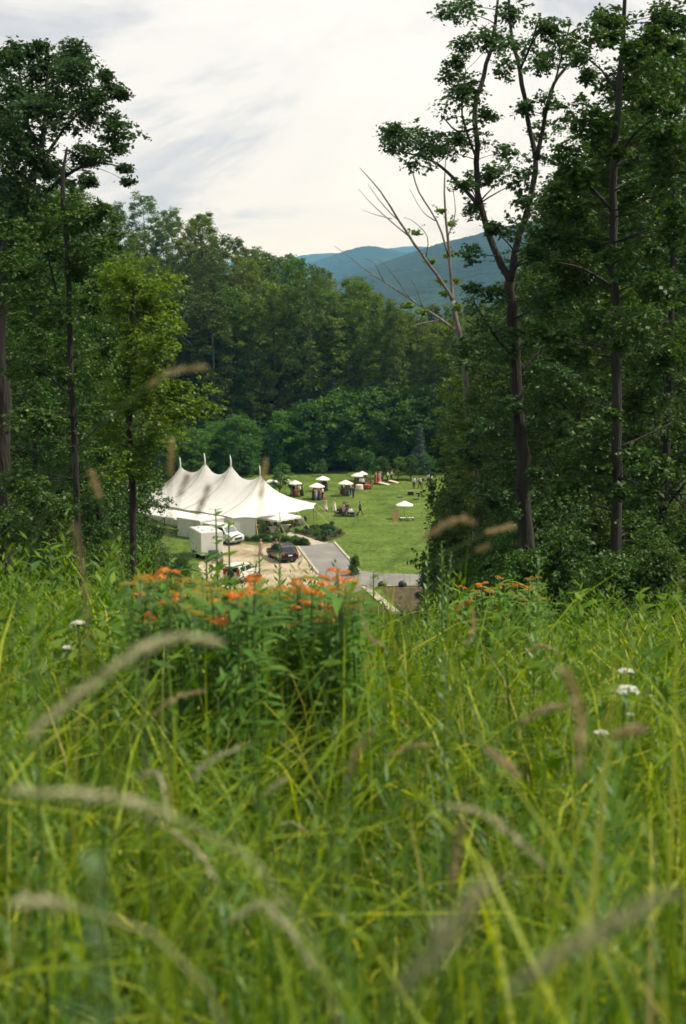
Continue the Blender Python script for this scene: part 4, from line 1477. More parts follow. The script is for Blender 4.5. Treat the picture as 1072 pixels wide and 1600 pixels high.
toss_board(600, 757.5, 1.05, 'board_pale', 'pale bean bag board on the grass below the bridesmaids', 'bean bag toss boards', L=1.9, w=0.95, h1=0.4)
toss_board(615, 754.5, 1.05, 'board_pale', 'pale bean bag board below the two men in white shirts', 'bean bag toss boards', L=1.7, w=0.9, h1=0.4)
for px, py, w, d, h, rz, lb in ((641.6, 774, 1.0, 0.5, 0.62, 0.05, 'square black speaker box standing on the lawn'), (624.5, 777.5, 0.85, 0.5, 0.18, 0.25, 'flat black case on the lawn left of the speaker box'),
                                (653, 771.8, 0.7, 0.5, 0.2, -0.1, 'flat black case on the lawn behind the speaker box'), (650.4, 780.5, 0.9, 0.5, 0.18, 0.3, 'flat black case on the lawn nearest the lone parasol')):
    p = gr(px, py)
    e = empty('equipment_case', (p.x, p.y, 0.02), rz)
    MB().box((0, 0, h / 2), (w, d, h), taper=0.97).build('body', M['black_plastic'], e)
    MB().box((0, 0, h + 0.012), (w * 0.9, d * 0.8, 0.02)).build('lid', M['grey_lid'] if 'grey_lid' in M else M['wear_grey'], e)
    for s in (-1, 1):
        MB().box((s * (w / 2 + 0.005), 0, h * 0.6), (0.02, 0.14, 0.05)).build('handle', M['rim_metal'], e)
    tag(e, lb, 'case', 'black cases on the lawn')


# ------------------------------------------------------------------ people
DG = None


def skin_mesh(name, joints, edges, radii, root, mat, sub=1):
    me = bpy.data.meshes.new(name + '_skeleton')
    keys = list(joints)
    idx = {k: i for i, k in enumerate(keys)}
    me.from_pydata([joints[k] for k in keys], [(idx[a], idx[b]) for a, b in edges], [])
    o = bpy.data.objects.new(name + '_tmp', me)
    COL.objects.link(o)
    o.modifiers.new('skin', 'SKIN')
    if not me.skin_vertices:
        raise RuntimeError('no skin layer')
    for k, i in idx.items():
        r_ = radii[k]
        r_ = r_ if isinstance(r_, tuple) else (r_, r_)
        me.skin_vertices[0].data[i].radius = r_
        me.skin_vertices[0].data[i].use_root = (k == root)
    s = o.modifiers.new('sub', 'SUBSURF')
    s.levels = sub
    s.render_levels = sub
    dg = bpy.context.evaluated_depsgraph_get()
    dg.update()
    out = bpy.data.meshes.new_from_object(o.evaluated_get(dg))
    out.name = name
    out.materials.clear()
    out.materials.append(mat)
    out.polygons.foreach_set('use_smooth', [True] * len(out.polygons))
    bpy.data.objects.remove(o)
    return out


def pose(kind):
    j = {'pelvis': (0, 0, 0.96), 'waist': (0, 0.0, 1.10), 'chest': (0, 0.0, 1.30), 'neck': (0, 0.0, 1.47), 'jaw': (0, 0.025, 1.55), 'head': (0, 0.01, 1.64), 'crown': (0, 0.0, 1.71)}
    for s, n in ((-1, 'L'), (1, 'R')):
        j['sh' + n] = (s * 0.18, 0, 1.41)
        j['el' + n] = (s * 0.25, -0.02, 1.14)
        j['wr' + n] = (s * 0.25, 0.08, 0.90)
        j['ha' + n] = (s * 0.245, 0.11, 0.81)
        j['hip' + n] = (s * 0.09, 0, 0.90)
        j['kn' + n] = (s * 0.10, 0.02, 0.50)
        j['an' + n] = (s * 0.105, -0.02, 0.09)
        j['toe' + n] = (s * 0.12, 0.14, 0.03)
    if kind == 'hold':
        j['elR'] = (0.25, 0.02, 1.15); j['wrR'] = (0.16, 0.24, 1.20); j['haR'] = (0.12, 0.31, 1.25)
        j['elL'] = (-0.24, -0.03, 1.14); j['wrL'] = (-0.20, 0.14, 1.0); j['haL'] = (-0.16, 0.21, 1.02)
    if kind == 'walk':
        j['knR'] = (0.10, 0.16, 0.52); j['anR'] = (0.10, 0.32, 0.11); j['toeR'] = (0.11, 0.46, 0.07)
        j['knL'] = (-0.10, -0.02, 0.50); j['anL'] = (-0.10, -0.32, 0.14); j['toeL'] = (-0.11, -0.20, 0.03)
        j['elL'] = (-0.25, 0.10, 1.15); j['wrL'] = (-0.24, 0.28, 1.0); j['haL'] = (-0.23, 0.36, 0.98)
        j['elR'] = (0.25, -0.14, 1.16); j['wrR'] = (0.26, -0.2, 0.93); j['haR'] = (0.26, -0.2, 0.84)
    if kind == 'reach':
        j['elR'] = (0.26, 0.18, 1.22); j['wrR'] = (0.26, 0.42, 1.12); j['haR'] = (0.26, 0.52, 1.12)
        j['chest'] = (0, 0.06, 1.29); j['neck'] = (0, 0.10, 1.45); j['jaw'] = (0, 0.15, 1.52); j['head'] = (0, 0.14, 1.61); j['crown'] = (0, 0.13, 1.68)
        j['shL'] = (-0.18, 0.08, 1.40); j['shR'] = (0.18, 0.08, 1.40)
        j['knR'] = (0.11, 0.14, 0.52); j['anR'] = (0.11, 0.22, 0.09); j['toeR'] = (0.12, 0.38, 0.03)
        j['anL'] = (-0.11, -0.22, 0.10); j['toeL'] = (-0.12, -0.07, 0.03)
    if kind == 'sit':
        d = 0.52
        for k in ('pelvis', 'waist', 'chest', 'neck', 'jaw', 'head', 'crown', 'shL', 'shR', 'elL', 'elR', 'wrL', 'wrR', 'haL', 'haR', 'hipL', 'hipR'):
            x, y, z = j[k]
            z2 = z - d
            j[k] = (x, y - 0.20 * (z2 - 0.40) - 0.05, z2)
        for s, n in ((-1, 'L'), (1, 'R')):
            j['kn' + n] = (s * 0.13, 0.42, 0.50)
            j['an' + n] = (s * 0.13, 0.58, 0.10)
            j['toe' + n] = (s * 0.13, 0.72, 0.05)
            j['wr' + n] = (s * 0.20, 0.20, 0.60)
            j['ha' + n] = (s * 0.17, 0.28, 0.58)
            j['el' + n] = (s * 0.27, -0.08, 0.62)
    return j


BE = [('pelvis', 'waist'), ('waist', 'chest'), ('chest', 'neck'), ('neck', 'jaw'), ('jaw', 'head'), ('head', 'crown')]
for n in 'LR':
    BE += [('chest', 'sh' + n), ('sh' + n, 'el' + n), ('el' + n, 'wr' + n), ('wr' + n, 'ha' + n), ('pelvis', 'hip' + n), ('hip' + n, 'kn' + n), ('kn' + n, 'an' + n), ('an' + n, 'toe' + n)]
BR = {'pelvis': (0.13, 0.11), 'waist': (0.125, 0.10), 'chest': (0.15, 0.115), 'neck': 0.058, 'jaw': 0.075, 'head': 0.098, 'crown': 0.06}
for n in 'LR':
    BR.update({'sh' + n: 0.065, 'el' + n: 0.045, 'wr' + n: 0.032, 'ha' + n: 0.036, 'hip' + n: 0.088, 'kn' + n: 0.062, 'an' + n: 0.042, 'toe' + n: 0.035})
PC = {}


def scaled(kind, names, grow):
    j = pose(kind)
    jj = {k: j[k] for k in names}
    ee = [(a, b) for a, b in BE if a in jj and b in jj]
    rr_ = {}
    for k in names:
        b = BR[k]
        b = b if isinstance(b, tuple) else (b, b)
        rr_[k] = (b[0] * grow, b[1] * grow)
    return jj, ee, rr_


def piece(kind, what, mat):
    key = (kind, what, mat)
    if key in PC:
        return PC[key]
    if what == 'body':
        j, e_, r_ = scaled(kind, list(pose(kind)), 1.0)
        me = skin_mesh('body', j, e_, r_, 'pelvis', M[mat])
    elif what == 'shirt':
        nm = ['pelvis', 'waist', 'chest'] + [a + b for a in ('sh', 'el', 'wr') for b in 'LR']
        j, e_, r_ = scaled(kind, nm, 1.18)
        me = skin_mesh('shirt', j, e_, r_, 'pelvis', M[mat])
    elif what == 'jacket':
        nm = ['pelvis', 'waist', 'chest'] + [a + b for a in ('sh', 'el', 'wr') for b in 'LR']
        j, e_, r_ = scaled(kind, nm, 1.28)
        me = skin_mesh('jacket', j, e_, r_, 'pelvis', M[mat])
    elif what == 'trousers':
        nm = ['pelvis'] + [a + b for a in ('hip', 'kn', 'an') for b in 'LR']
        j, e_, r_ = scaled(kind, nm, 1.24)
        me = skin_mesh('trousers', j, e_, r_, 'pelvis', M[mat])
    elif what == 'dress':
        if kind == 'sit':
            nm = ['pelvis', 'waist', 'chest'] + [a + b for a in ('hip', 'kn', 'an') for b in 'LR']
            j, e_, r_ = scaled(kind, nm, 1.45)
            me = skin_mesh('dress', j, e_, r_, 'pelvis', M[mat])
        else:
            mb = MB()
            wk = 1.25 if kind == 'walk' else 1.0
            mb.lathe([(0.30 * wk, 0.05), (0.27 * wk, 0.3), (0.225, 0.6), (0.195, 0.85), (0.185, 0.96), (0.15, 1.10), (0.175, 1.24), (0.175, 1.34), (0.12, 1.43)], 14, sy=0.82, wob=0.05)
            me = mb.mesh('dress', M[mat], True)
    elif what in ('hair', 'long_hair'):
        x, y, z = pose(kind)['head']
        mb = MB()
        mb.lathe([(0.03, 0.125), (0.085, 0.10), (0.118, 0.04), (0.116, -0.02), (0.09, -0.06)] if what == 'hair' else [(0.03, 0.125), (0.09, 0.10), (0.122, 0.03), (0.118, -0.08), (0.13, -0.22), (0.08, -0.30)], 12, c=(x, y - 0.028, z + 0.01), sy=0.9)
        me = mb.mesh('hair', M[mat], True)
    elif what == 'shoes':
        mb = MB()
        j = pose(kind)
        for n in 'LR':
            a, b = Vector(j['an' + n]), Vector(j['toe' + n])
            mb.tube([a + Vector((0, -0.05, -0.05)), (a + b) / 2 + Vector((0, 0, -0.01)), b + Vector((0, 0.05, 0.0))], [0.05, 0.055, 0.035], 6)
        me = mb.mesh('shoes', M[mat], True)
    PC[key] = me
    return me


def person(px, py, rz, kind, outfit, label, skin='skin_light', hair='hair_brown', s=1.0, z=0.02, p=None, group='wedding guests', long=None):
    p = p or gr(px, py)
    e = empty('person', (p.x, p.y, z), rz)
    s *= 1.16
    e.scale = (s, s, s)
    new_obj('body', piece(kind, 'body', skin), e)
    dress = False
    for what, col in outfit:
        new_obj(what, piece(kind, what, 'wear_' + col), e)
        dress = dress or what == 'dress'
    if long is None:
        long = dress
    new_obj('hair', piece(kind, 'long_hair' if long else 'hair', hair), e)
    if not dress:
        new_obj('shoes', piece(kind, 'shoes', 'wear_black'), e)
    tag(e, label, 'person', group)
    return e


WS = [('shirt', 'white'), ('trousers', 'black')]
DS = [('jacket', 'black'), ('trousers', 'black')]
SU = [('jacket', 'charcoal'), ('trousers', 'charcoal')]
person(489.8, 782, 2.6, 'stand', [('dress', 'black')], 'person in a long black dress, leftmost of the front guest group', hair='hair_brown')
person(494, 781.5, 3.0, 'hold', [('dress', 'white')], 'person in a white dress beside the guest in black')
person(498.2, 782, 3.4, 'hold', [('dress', 'navy')], 'person in a long navy dress in the front guest group', hair='hair_fair')
person(504.2, 780.8, 1.2, 'hold', WS, 'person in white shirt and dark trousers right of the navy dress', hair='hair_black')
person(497.8, 768, -2.6, 'hold', [('shirt', 'white'), ('trousers', 'charcoal')], 'person in white shirt behind the front parasol, leftmost under the rear one')
person(501.8, 767.5, 2.8, 'hold', [('dress', 'blush')], 'person in a blush dress under the rear guest parasol', hair='hair_fair')
person(506, 767.8, 2.2, 'hold', DS, 'person in black suit under the rear guest parasol', skin='skin_deep', hair='hair_black')
person(545, 773.5, 1.4, 'hold', DS, 'person in dark suit at the middle rust covered table')
person(547.8, 773.8, 1.8, 'hold', [('shirt', 'white'), ('trousers', 'black')], 'person in white shirt just right of the middle rust covered table')
person(552, 778.3, 2.2, 'stand', SU, 'person in charcoal suit standing in front of the middle parasol', hair='hair_black')
person(541, 771.5, 3.0, 'hold', [('jacket', 'wine'), ('trousers', 'black')], 'person in wine red top behind the middle rust covered table')
person(555, 761.5, 2.0, 'stand', [('dress', 'green')], 'person in a dark green dress under the far parasol')
person(563.3, 764, 2.5, 'hold', [('shirt', 'white'), ('trousers', 'charcoal')], 'person in white shirt behind the ivory table', hair='hair_black')
person(566.5, 764.2, 3.4, 'hold', WS, 'person in white shirt and black trousers right of the ivory table')
person(576, 763, 2.0, 'sit', [('shirt', 'rust'), ('trousers', 'black')], 'person in rust top seated at the coral table')
person(508.3, 798.5, 2.9, 'walk', [('dress', 'floral')], 'person in a pale floral dress walking alone left of the lawn chairs', hair='hair_red')
person(522.6, 800, -2.2, 'reach', [('dress', 'white')], 'person in a long white dress reaching out beside the lawn chairs', hair='hair_fair')
person(537.4, 806, 2.8, 'stand', [('dress', 'blush')], 'person in a blush dress standing between the lawn chairs')
person(541.6, 806, 3.3, 'hold', DS, 'person in black suit standing beside the blush dress', hair='hair_black')
person(562.5, 805, -1.4, 'walk', [('jacket', 'charcoal'), ('trousers', 'black')], 'person in dark clothes striding right past the lawn chairs', hair='hair_black')
for px, py, rz, lb, oc, ch in ((528.5, 806, 2.5, 'person in dark suit seated in the first lawn chair', DS, None), (548.3, 807.0, 3.5, 'person in white shirt reclining in a lawn chair right of the pair', [('shirt', 'white'), ('trousers', 'charcoal')], None)):
    person(px, py, rz, 'sit', oc, lb, z=0.0)
person(586.8, 757, 2.7, 'hold', [('dress', 'rust')], 'person in a rust dress, leftmost of the far bridesmaids', hair='hair_fair')
person(590, 756.2, 3.0, 'hold', [('dress', 'wine')], 'person in a wine dress in the middle of the far bridesmaids')
person(593.2, 755, 3.5, 'hold', [('dress', 'tan')], 'person in a tan dress at the right of the far bridesmaids', hair='hair_fair')
person(596, 753.5, 2.4, 'stand', SU, 'person in charcoal suit just behind the bridesmaids')
person(605, 753.8, -1.8, 'reach', WS, 'person in white shirt leaning forward by the bean bag boards')
person(611, 752.3, -1.6, 'reach', WS, 'person in white shirt further right by the bean bag boards', hair='hair_red')
person(646.7, 763.6, 3.0, 'stand', WS, 'person in white shirt standing with back turned near the speaker box', hair='hair_black')
person(656.3, 763, 2.4, 'reach', WS, 'person in white shirt bending forward right of the speaker box')
person(659.5, 762.5, 2.9, 'stand', [('jacket', 'black'), ('trousers', 'tan')], 'person in dark jacket right behind the bending guest')
person(669.6, 757, 2.9, 'stand', WS, 'person in white shirt alone at the right edge of the lawn')
person(456, 774, 2.7, 'hold', [('dress', 'blush')], 'person in a blush dress left under the parasol nearest the tent')
person(465, 776.5, 2.2, 'hold', [('dress', 'rust')], 'person in a rust dress beside the parasol nearest the tent')
person(469.3, 776.3, 1.5, 'stand', WS, 'person in white shirt right of the parasol nearest the tent', hair='hair_black')
person(0, 0, 2.2, 'stand', [('shirt', 'denim'), ('trousers', 'charcoal')], 'person in blue shirt standing left beside the black car', p=gr(426.5, 872))
person(0, 0, 2.9, 'hold', [('shirt', 'blush'), ('trousers', 'tan')], 'red haired person standing just behind the black car', hair='hair_red', p=gr(431.5, 868), long=True)
person(0, 0, 3.0, 'stand', [('dress', 'blush')], 'person in a pale pink dress alone on the gravel left of the black car', hair='hair_fair', p=gr(407.5, 868))
person(0, 0, 2.5, 'stand', [('shirt', 'white'), ('trousers', 'tan')], 'person in white shirt beside the tongue of the white trailer', p=gr(347, 890))


for px, py, rz, kd, oc, hr, lb in (
        (492, 779, 2.0, 'hold', DS, 'hair_black', 'person in black suit behind the black dress under the front left parasol'),
        (500.5, 779, 2.8, 'hold', [('dress', 'rust')], 'hair_brown', 'person in a rust dress behind the navy dress'),
        (508.8, 768.2, 2.4, 'hold', [('jacket', 'charcoal'), ('trousers', 'charcoal')], 'hair_brown', 'person in charcoal suit right under the rear guest parasol'),
        (534.5, 772.5, -1.2, 'hold', [('dress', 'black')], 'hair_fair', 'person in a black dress left of the middle rust covered table'),
        (543, 775.5, 1.9, 'stand', [('dress', 'navy')], 'hair_brown', 'person in a navy dress just below the middle parasol'),
        (559.5, 762.5, 2.9, 'hold', DS, 'hair_brown', 'person in black suit under the far parasol'),
        (569, 762.5, 2.2, 'hold', [('dress', 'wine')], 'hair_black', 'person in a wine dress between the ivory and coral tables'),
        (579, 762.5, 1.7, 'stand', DS, 'hair_black', 'person in black suit behind the right black chair'),
        (459, 775.5, 2.4, 'hold', DS, 'hair_black', 'person in black suit under the parasol nearest the tent'),
        (472.5, 775, 2.0, 'stand', [('dress', 'green')], 'hair_brown', 'person in a dark green dress rightmost by the parasol nearest the tent'),
        (588.5, 755, 2.6, 'stand', DS, 'hair_brown', 'person in black suit behind the rust and wine dresses'),
        (673, 758, 2.4, 'hold', [('shirt', 'white'), ('trousers', 'charcoal')], 'hair_fair', 'person in white shirt partly hidden by leaves at the lawn edge')):
    person(px, py, rz, kd, oc, lb, hair=hr)

# ------------------------------------------------------------------ vehicles
def profile_body(name, prof, width, belt, roof_k, mat, parent):
    """side profile extruded across the width, the part above the belt leaning inward, edges softened"""
    ztop = max(p[1] for p in prof)

    def hw(z):
        return width / 2 * (1 if z <= belt else 1 - (1 - roof_k) * (z - belt) / (ztop - belt))
    bm = bmesh.new()
    L = [bm.verts.new((x, -hw(z), z)) for x, z in prof]
    R = [bm.verts.new((x, hw(z), z)) for x, z in prof]
    n = len(prof)
    bm.faces.new(L)
    bm.faces.new(R[::-1])
    for i in range(n):
        k = (i + 1) % n
        bm.faces.new((L[i], R[i], R[k], L[k]))
    bmesh.ops.recalc_face_normals(bm, faces=bm.faces)
    bmesh.ops.bevel(bm, geom=[e for e in bm.edges], offset=0.05, segments=2, affect='EDGES', clamp_overlap=True)
    me = bpy.data.meshes.new(name)
    bm.to_mesh(me)
    bm.free()
    me.materials.append(mat)
    return new_obj(name, me, parent), hw


def plate(pts, thick, nrm):
    """a thin closed plate"""
    nrm = Vector(nrm)
    a = [Vector(p) + nrm * thick for p in pts]
    b = [Vector(p) - nrm * 0.01 for p in pts]
    n = len(pts)
    fs = [tuple(range(n)), tuple(range(2 * n - 1, n - 1, -1))] + [(i, (i + 1) % n + 0, n + (i + 1) % n, n + i) for i in range(n)]
    return a + b, fs


def wheel(parent, x, y, r, w=0.24):
    sgn = 1 if y > 0 else -1
    e = MB()
    n = 20
    prof = [(r * 0.62, -w / 2), (r * 0.93, -w / 2), (r, -w / 2 + 0.03), (r, w / 2 - 0.03), (r * 0.93, w / 2), (r * 0.62, w / 2)]
    pts, fs = [], []
    for rr_, yy in prof:
        for k in range(n):
            a = 2 * PI * k / n
            pts.append((x + rr_ * math.cos(a), y + yy, r + rr_ * math.sin(a)))
    for i in range(len(prof) - 1):
        for k in range(n):
            fs.append((i * n + k, i * n + (k + 1) % n, (i + 1) * n + (k + 1) % n, (i + 1) * n + k))
    t = MB().add(pts, fs).build('wheel', M['tyre'], parent, True)
    m_ = MB()
    for k in range(5):
        a = 2 * PI * k / 5
        c_, s_ = math.cos(a), math.sin(a)
        m_.tube([(x, y + sgn * (w / 2 - 0.04), r), (x + 0.6 * r * c_, y + sgn * (w / 2 - 0.05), r + 0.6 * r * s_)], [0.06, 0.045], 4)
    pts = [(x + r * 0.63 * math.cos(2 * PI * k / n), y + sgn * w * 0.2, r + r * 0.63 * math.sin(2 * PI * k / n)) for k in range(n)]
    m_.add(pts, [tuple(range(n))])
    m_.build('rim', M['rim_metal'], t)


def car(name, loc, heading, prof, width, belt, roof_k, mat, side_wins, front_win, rear_win, wheels, wr, label, extra=None, scl=1.1):
    e = empty(name, loc, heading)
    body, hw = profile_body('body', prof, width, belt, roof_k, M[mat], e)
    for poly in side_wins:
        for s in (-1, 1):
            pts = [(x, s * (hw(z) + 0.004), z) for x, z in poly]
            if s > 0:
                pts = pts[::-1]
            v_, f_ = plate(pts, 0.008, (0, s, 0))
            MB().add(v_, f_).build('window', M['glass_dark'], e)
    for (x0, z0, x1, z1), nm, gm in ((front_win, 'windscreen', 'glass_screen'), (rear_win, 'rear_window', 'glass_dark')):
        d = Vector((x1 - x0, 0, z1 - z0)).normalized()
        nn = Vector((d.z, 0, -d.x))
        if (nm == 'windscreen') != (nn.x > 0):
            nn = -nn
        pts = [(x0, -hw(z0) * 0.88, z0), (x0, hw(z0) * 0.88, z0), (x1, hw(z1) * 0.86, z1), (x1, -hw(z1) * 0.86, z1)]
        v_, f_ = plate(pts, 0.012, nn)
        MB().add(v_, f_).build(nm, M[gm], e)
    for x in wheels:
        for s in (-1, 1):
            wheel(e, x, s * (width / 2 - 0.10), wr)
    if extra:
        extra(e, hw, width)
    e.scale = (scl, scl, scl)
    tag(e, label, 'car')
    return e


SUVP = [(-2.35, 0.38), (-2.42, 0.62), (-2.38, 1.02), (-2.22, 1.15), (-1.98, 1.66), (-1.6, 1.78), (-0.2, 1.80), (0.35, 1.74), (1.02, 1.22), (1.25, 1.12), (2.15, 0.98), (2.36, 0.82), (2.40, 0.45), (2.2, 0.32), (-2.2, 0.30)]


def suv_extra(e, hw, w):
    for s in (-1, 1):
        MB().tube([(-1.6, s * 0.62, 1.80), (-1.4, s * 0.62, 1.87), (0.1, s * 0.62, 1.88), (0.3, s * 0.62, 1.80)], 0.025, 5).build('roof_rail', M['rim_metal'], e)
        MB().box((-2.37, s * 0.78, 0.98), (0.10, 0.22, 0.24)).build('tail_light', M['lamp_red'], e)
        MB().box((2.30, s * 0.72, 0.82), (0.16, 0.34, 0.15)).build('headlight', M['lamp_clear'], e)
        MB().box((0.78, s * (w / 2 + 0.09), 1.12), (0.16, 0.18, 0.14)).build('mirror', M['car_black'], e)
        MB().tube([(-0.3, s * (w / 2 + 0.01), 0.98), (-0.12, s * (w / 2 + 0.01), 0.98)], 0.018, 4).build('door_handle', M['rim_metal'], e)
    MB().box((-2.43, 0, 0.5), (0.12, w * 0.92, 0.20)).build('bumper', M['black_plastic'], e)
    MB().box((-2.435, 0, 0.82), (0.03, 0.50, 0.13)).build('number_plate', M['white_paint'], e)
    for i in range(3):
        MB().box((-0.7 - 0.0 + (i - 1) * 0.55, 0, 1.815), (0.06, 1.18, 0.03)).build('cross_bar', M['rim_metal'], e)


pc = gr(441, 874)
SUVW = [[(-1.95, 1.20), (-1.2, 1.20), (-1.2, 1.60), (-1.78, 1.60)], [(-1.12, 1.20), (-0.25, 1.20), (-0.25, 1.64), (-1.12, 1.62)], [(-0.17, 1.20), (0.82, 1.20), (0.38, 1.60), (-0.17, 1.64)]]
car('black_car', (pc.x, pc.y, 0.035), PI / 2 + rad(24), SUVP, 1.95, 1.12, 0.80, 'car_black', SUVW, (1.0, 1.25, 0.42, 1.68), (-2.19, 1.22, -2.00, 1.62), (-1.45, 1.5), 0.37,
    'black estate car with roof rails parked on the gravel by the paved drive', suv_extra)

VANP = [(-2.7, 0.42), (-2.75, 0.8), (-2.72, 1.9), (-2.5, 2.12), (0.4, 2.15), (0.9, 2.0), (1.6, 1.32), (2.45, 1.12), (2.62, 0.85), (2.62, 0.45), (2.4, 0.34), (-2.5, 0.34)]


def van_extra(e, hw, w):
    g = MB().box((2.66, 0, 0.78), (0.05, 1.1, 0.26)).build('grille', M['dark_trim'], e)
    for s in (-1, 1):
        MB().box((2.58, s * 0.76, 0.86), (0.14, 0.34, 0.22)).build('headlight', M['lamp_clear'], e)
        MB().box((1.2, s * (w / 2 + 0.1), 1.35), (0.14, 0.2, 0.24)).build('mirror', M['black_plastic'], e)
    MB().box((2.66, 0, 0.5), (0.12, w * 0.9, 0.18)).build('bumper', M['rim_metal'], e)


pc = gr(345.5, 851)
car('white_van', (pc.x + 0.1, pc.y + 1.6, 0.035), rad(-42), VANP, 1.95, 1.25, 0.86, 'car_white', [[(0.0, 1.3), (1.35, 1.3), (0.85, 1.88), (0.0, 1.9)]], (1.56, 1.38, 0.98, 1.94), (-2.74, 1.3, -2.70, 1.85), (-1.7, 1.75), 0.36,
    'white van with grey windscreen parked behind the white trailer', van_extra)

JEEP = [(-2.0, 0.45), (-2.05, 0.95), (-1.98, 1.10), (-1.92, 1.75), (-1.8, 1.82), (0.25, 1.82), (0.42, 1.75), (0.72, 1.15), (1.95, 1.08), (2.05, 0.9), (2.02, 0.45), (-1.8, 0.4)]


def jeep_extra(e, hw, w):
    for s in (-1, 1):
        MB().box((-2.02, s * 0.78, 1.22), (0.14, 0.26, 0.62)).build('tail_light', M['lamp_red'], e)
    MB().tube([(-2.1, 0.0, 1.05), (-2.28, 0.0, 1.05)], 0.36, 16).build('spare_wheel', M['tyre'], e)
    MB().box((1.4, 0, 1.13), (1.0, 1.5, 0.06)).build('bonnet_panel', M['black_plastic'], e)


pc = gr(377, 907)
car('white_wagon', (pc.x, pc.y, 0.035), rad(66), JEEP, 1.8, 1.1, 0.9, 'car_white', [[(-1.78, 1.2), (-0.75, 1.2), (-0.75, 1.68), (-1.74, 1.68)], [(-0.65, 1.2), (0.6, 1.2), (0.32, 1.68), (-0.65, 1.68)]], (0.68, 1.22, 0.45, 1.70), (-1.965, 1.2, -1.94, 1.68), (-1.25, 1.3), 0.38,
    'white boxy wagon with red tail light half hidden behind the orange flowers', jeep_extra)
pc = gr(398, 908)
# a dull red handcart beside it
e = empty('garden_cart', (pc.x, pc.y, 0.03), 0.4)
MB().box((0, 0, 0.55), (1.3, 0.8, 0.35), taper=1.1).build('tray', M['cloth_coral'], e)
for sx in (-0.4, 0.4):
    for sy in (-0.42, 0.42):
        wheel(e, sx, sy, 0.2, 0.08)
MB().tube([(0.65, 0, 0.45), (1.2, 0, 0.9)], 0.02, 5).build('handle', M['dark_trim'], e)
tag(e, 'dull red cart beside the white wagon behind the flowers', 'cart')

# box trailer
pc = gr(314, 876)
tr_rz = rad(23)
trl = empty('box_trailer', (pc.x, pc.y, 0.03), tr_rz)
TW, TL, TH = 2.35, 4.0, 2.35
bm = bmesh.new()
bmesh.ops.create_cube(bm, size=1.0, matrix=Matrix.Translation((TW / 2, TL / 2, 0.45 + TH / 2)) @ Matrix.Diagonal((TW, TL, TH, 1)))
bmesh.ops.bevel(bm, geom=list(bm.edges), offset=0.06, segments=2, affect='EDGES')
me = bpy.data.meshes.new('body')
bm.to_mesh(me)
bm.free()
new_obj('body', me, trl, M['trailer_skin'])
for x, y, r_ in ((0.7, 1.0, 0.33), (1.5, 1.9, 0.30), (0.8, 2.7, 0.28)):
    MB().lathe([(r_, 0), (r_, 0.10), (r_ * 0.85, 0.17), (r_ * 0.3, 0.19)], 16, c=(x, y, 0.45 + TH)).build('roof_vent', M['white_paint'], trl)
MB().box((1.7, 0.8, 0.45 + TH + 0.11), (0.55, 0.7, 0.22), taper=0.92).build('air_conditioner', M['white_paint'], trl)
lg = MB()
lg.lathe([(0.30, 0), (0.30, 0.012)], 18, sy=0.45)
o = lg.build('emblem', M['dark_trim'], trl)
o.location = (1.55, -0.005, 2.25)
o.rotation_euler = (PI / 2, 0, 0)
lg = MB()
lg.lathe([(0.20, 0), (0.20, 0.012)], 18, sy=0.28)
o2 = lg.build('emblem_centre', M['trailer_skin'], o)
o2.location = (0, 0, 0.008)
for y in (1.5, 2.4):
    for x, s in ((0.08, 1), (TW - 0.08, 1)):
        wheel(trl, x, y, 0.33, 0.2) if False else None
for x in (0.02, TW - 0.02):
    for y in (1.6, 2.4):
        t = MB()
        n = 18
        pts, fs = [], []
        for rr_, xx in ((0.2, -0.1), (0.33, -0.1), (0.33, 0.1), (0.2, 0.1)):
            for k in range(n):
                a = 2 * PI * k / n
                pts.append((x + xx, y + rr_ * math.cos(a), 0.34 + rr_ * math.sin(a)))
        for i in range(3):
            for k in range(n):
                fs.append((i * n + k, i * n + (k + 1) % n, (i + 1) * n + (k + 1) % n, (i + 1) * n + k))
        fs.append(tuple(range(n)))
        fs.append(tuple(3 * n + k for k in range(n)))
        t.add(pts, fs).build('wheel', M['tyre'], trl)
MB().box((TW / 2, TL / 2, 0.41), (TW * 0.94, TL * 0.98, 0.07)).build('chassis', M['dark_trim'], trl)
MB().tube([(0.4, 0.0, 0.42), (TW / 2, -1.2, 0.42), (TW - 0.4, 0.0, 0.42)], 0.06, 5).build('tongue', M['dark_trim'], trl)
MB().tube([(TW / 2, -1.1, 0.0), (TW / 2, -1.1, 0.75)], 0.05, 6).build('jack', M['dark_trim'], trl)
MB().box((TW / 2, -0.45, 0.75), (0.9, 0.5, 0.5)).build('propane_box', M['black_plastic'], trl)
trl.scale = (1.2, 1.2, 1.2)
tag(trl, 'white box trailer with round roof vents and small oval emblem', 'trailer')

# ------------------------------------------------------------------ planting in the beds
BED = [tree_mesh(130 + i, 0.62, 0.05, 0.42, 16, 26, 8, 0.085, 0.02, 'leaf_shrub', 'bark_dark', shape=0.7, clump=0.5) for i in range(2)]
BEDS = [tree_mesh(135, 0.6, 0.05, 0.42, 16, 26, 8, 0.085, 0.02, 'leaf_silver', 'bark_dark', shape=0.7, clump=0.5)]
k = 0
for px, py, s in [(378, 844, .9), (388, 845, .8), (397, 845, 1.0), (406, 845, 1.2), (418, 846, 1.3), (429, 846, 1.2), (441, 846, 1.3), (452, 848, 1.1), (462, 850, 1.2), (472, 851, 1.3), (479, 852, 1.1), (458, 846, 1.0), (398, 836, 1.2)]:
    b = gr(px, py)
    plant_tree('bed_shrub', BED[k % 2], (b.x, b.y, 0.05), k, s * 1.05, s * 1.05, 'small clipped shrub in the bed along the tent wall', 'shrub', 'shrubs in the bed by the tent wall')
    k += 1
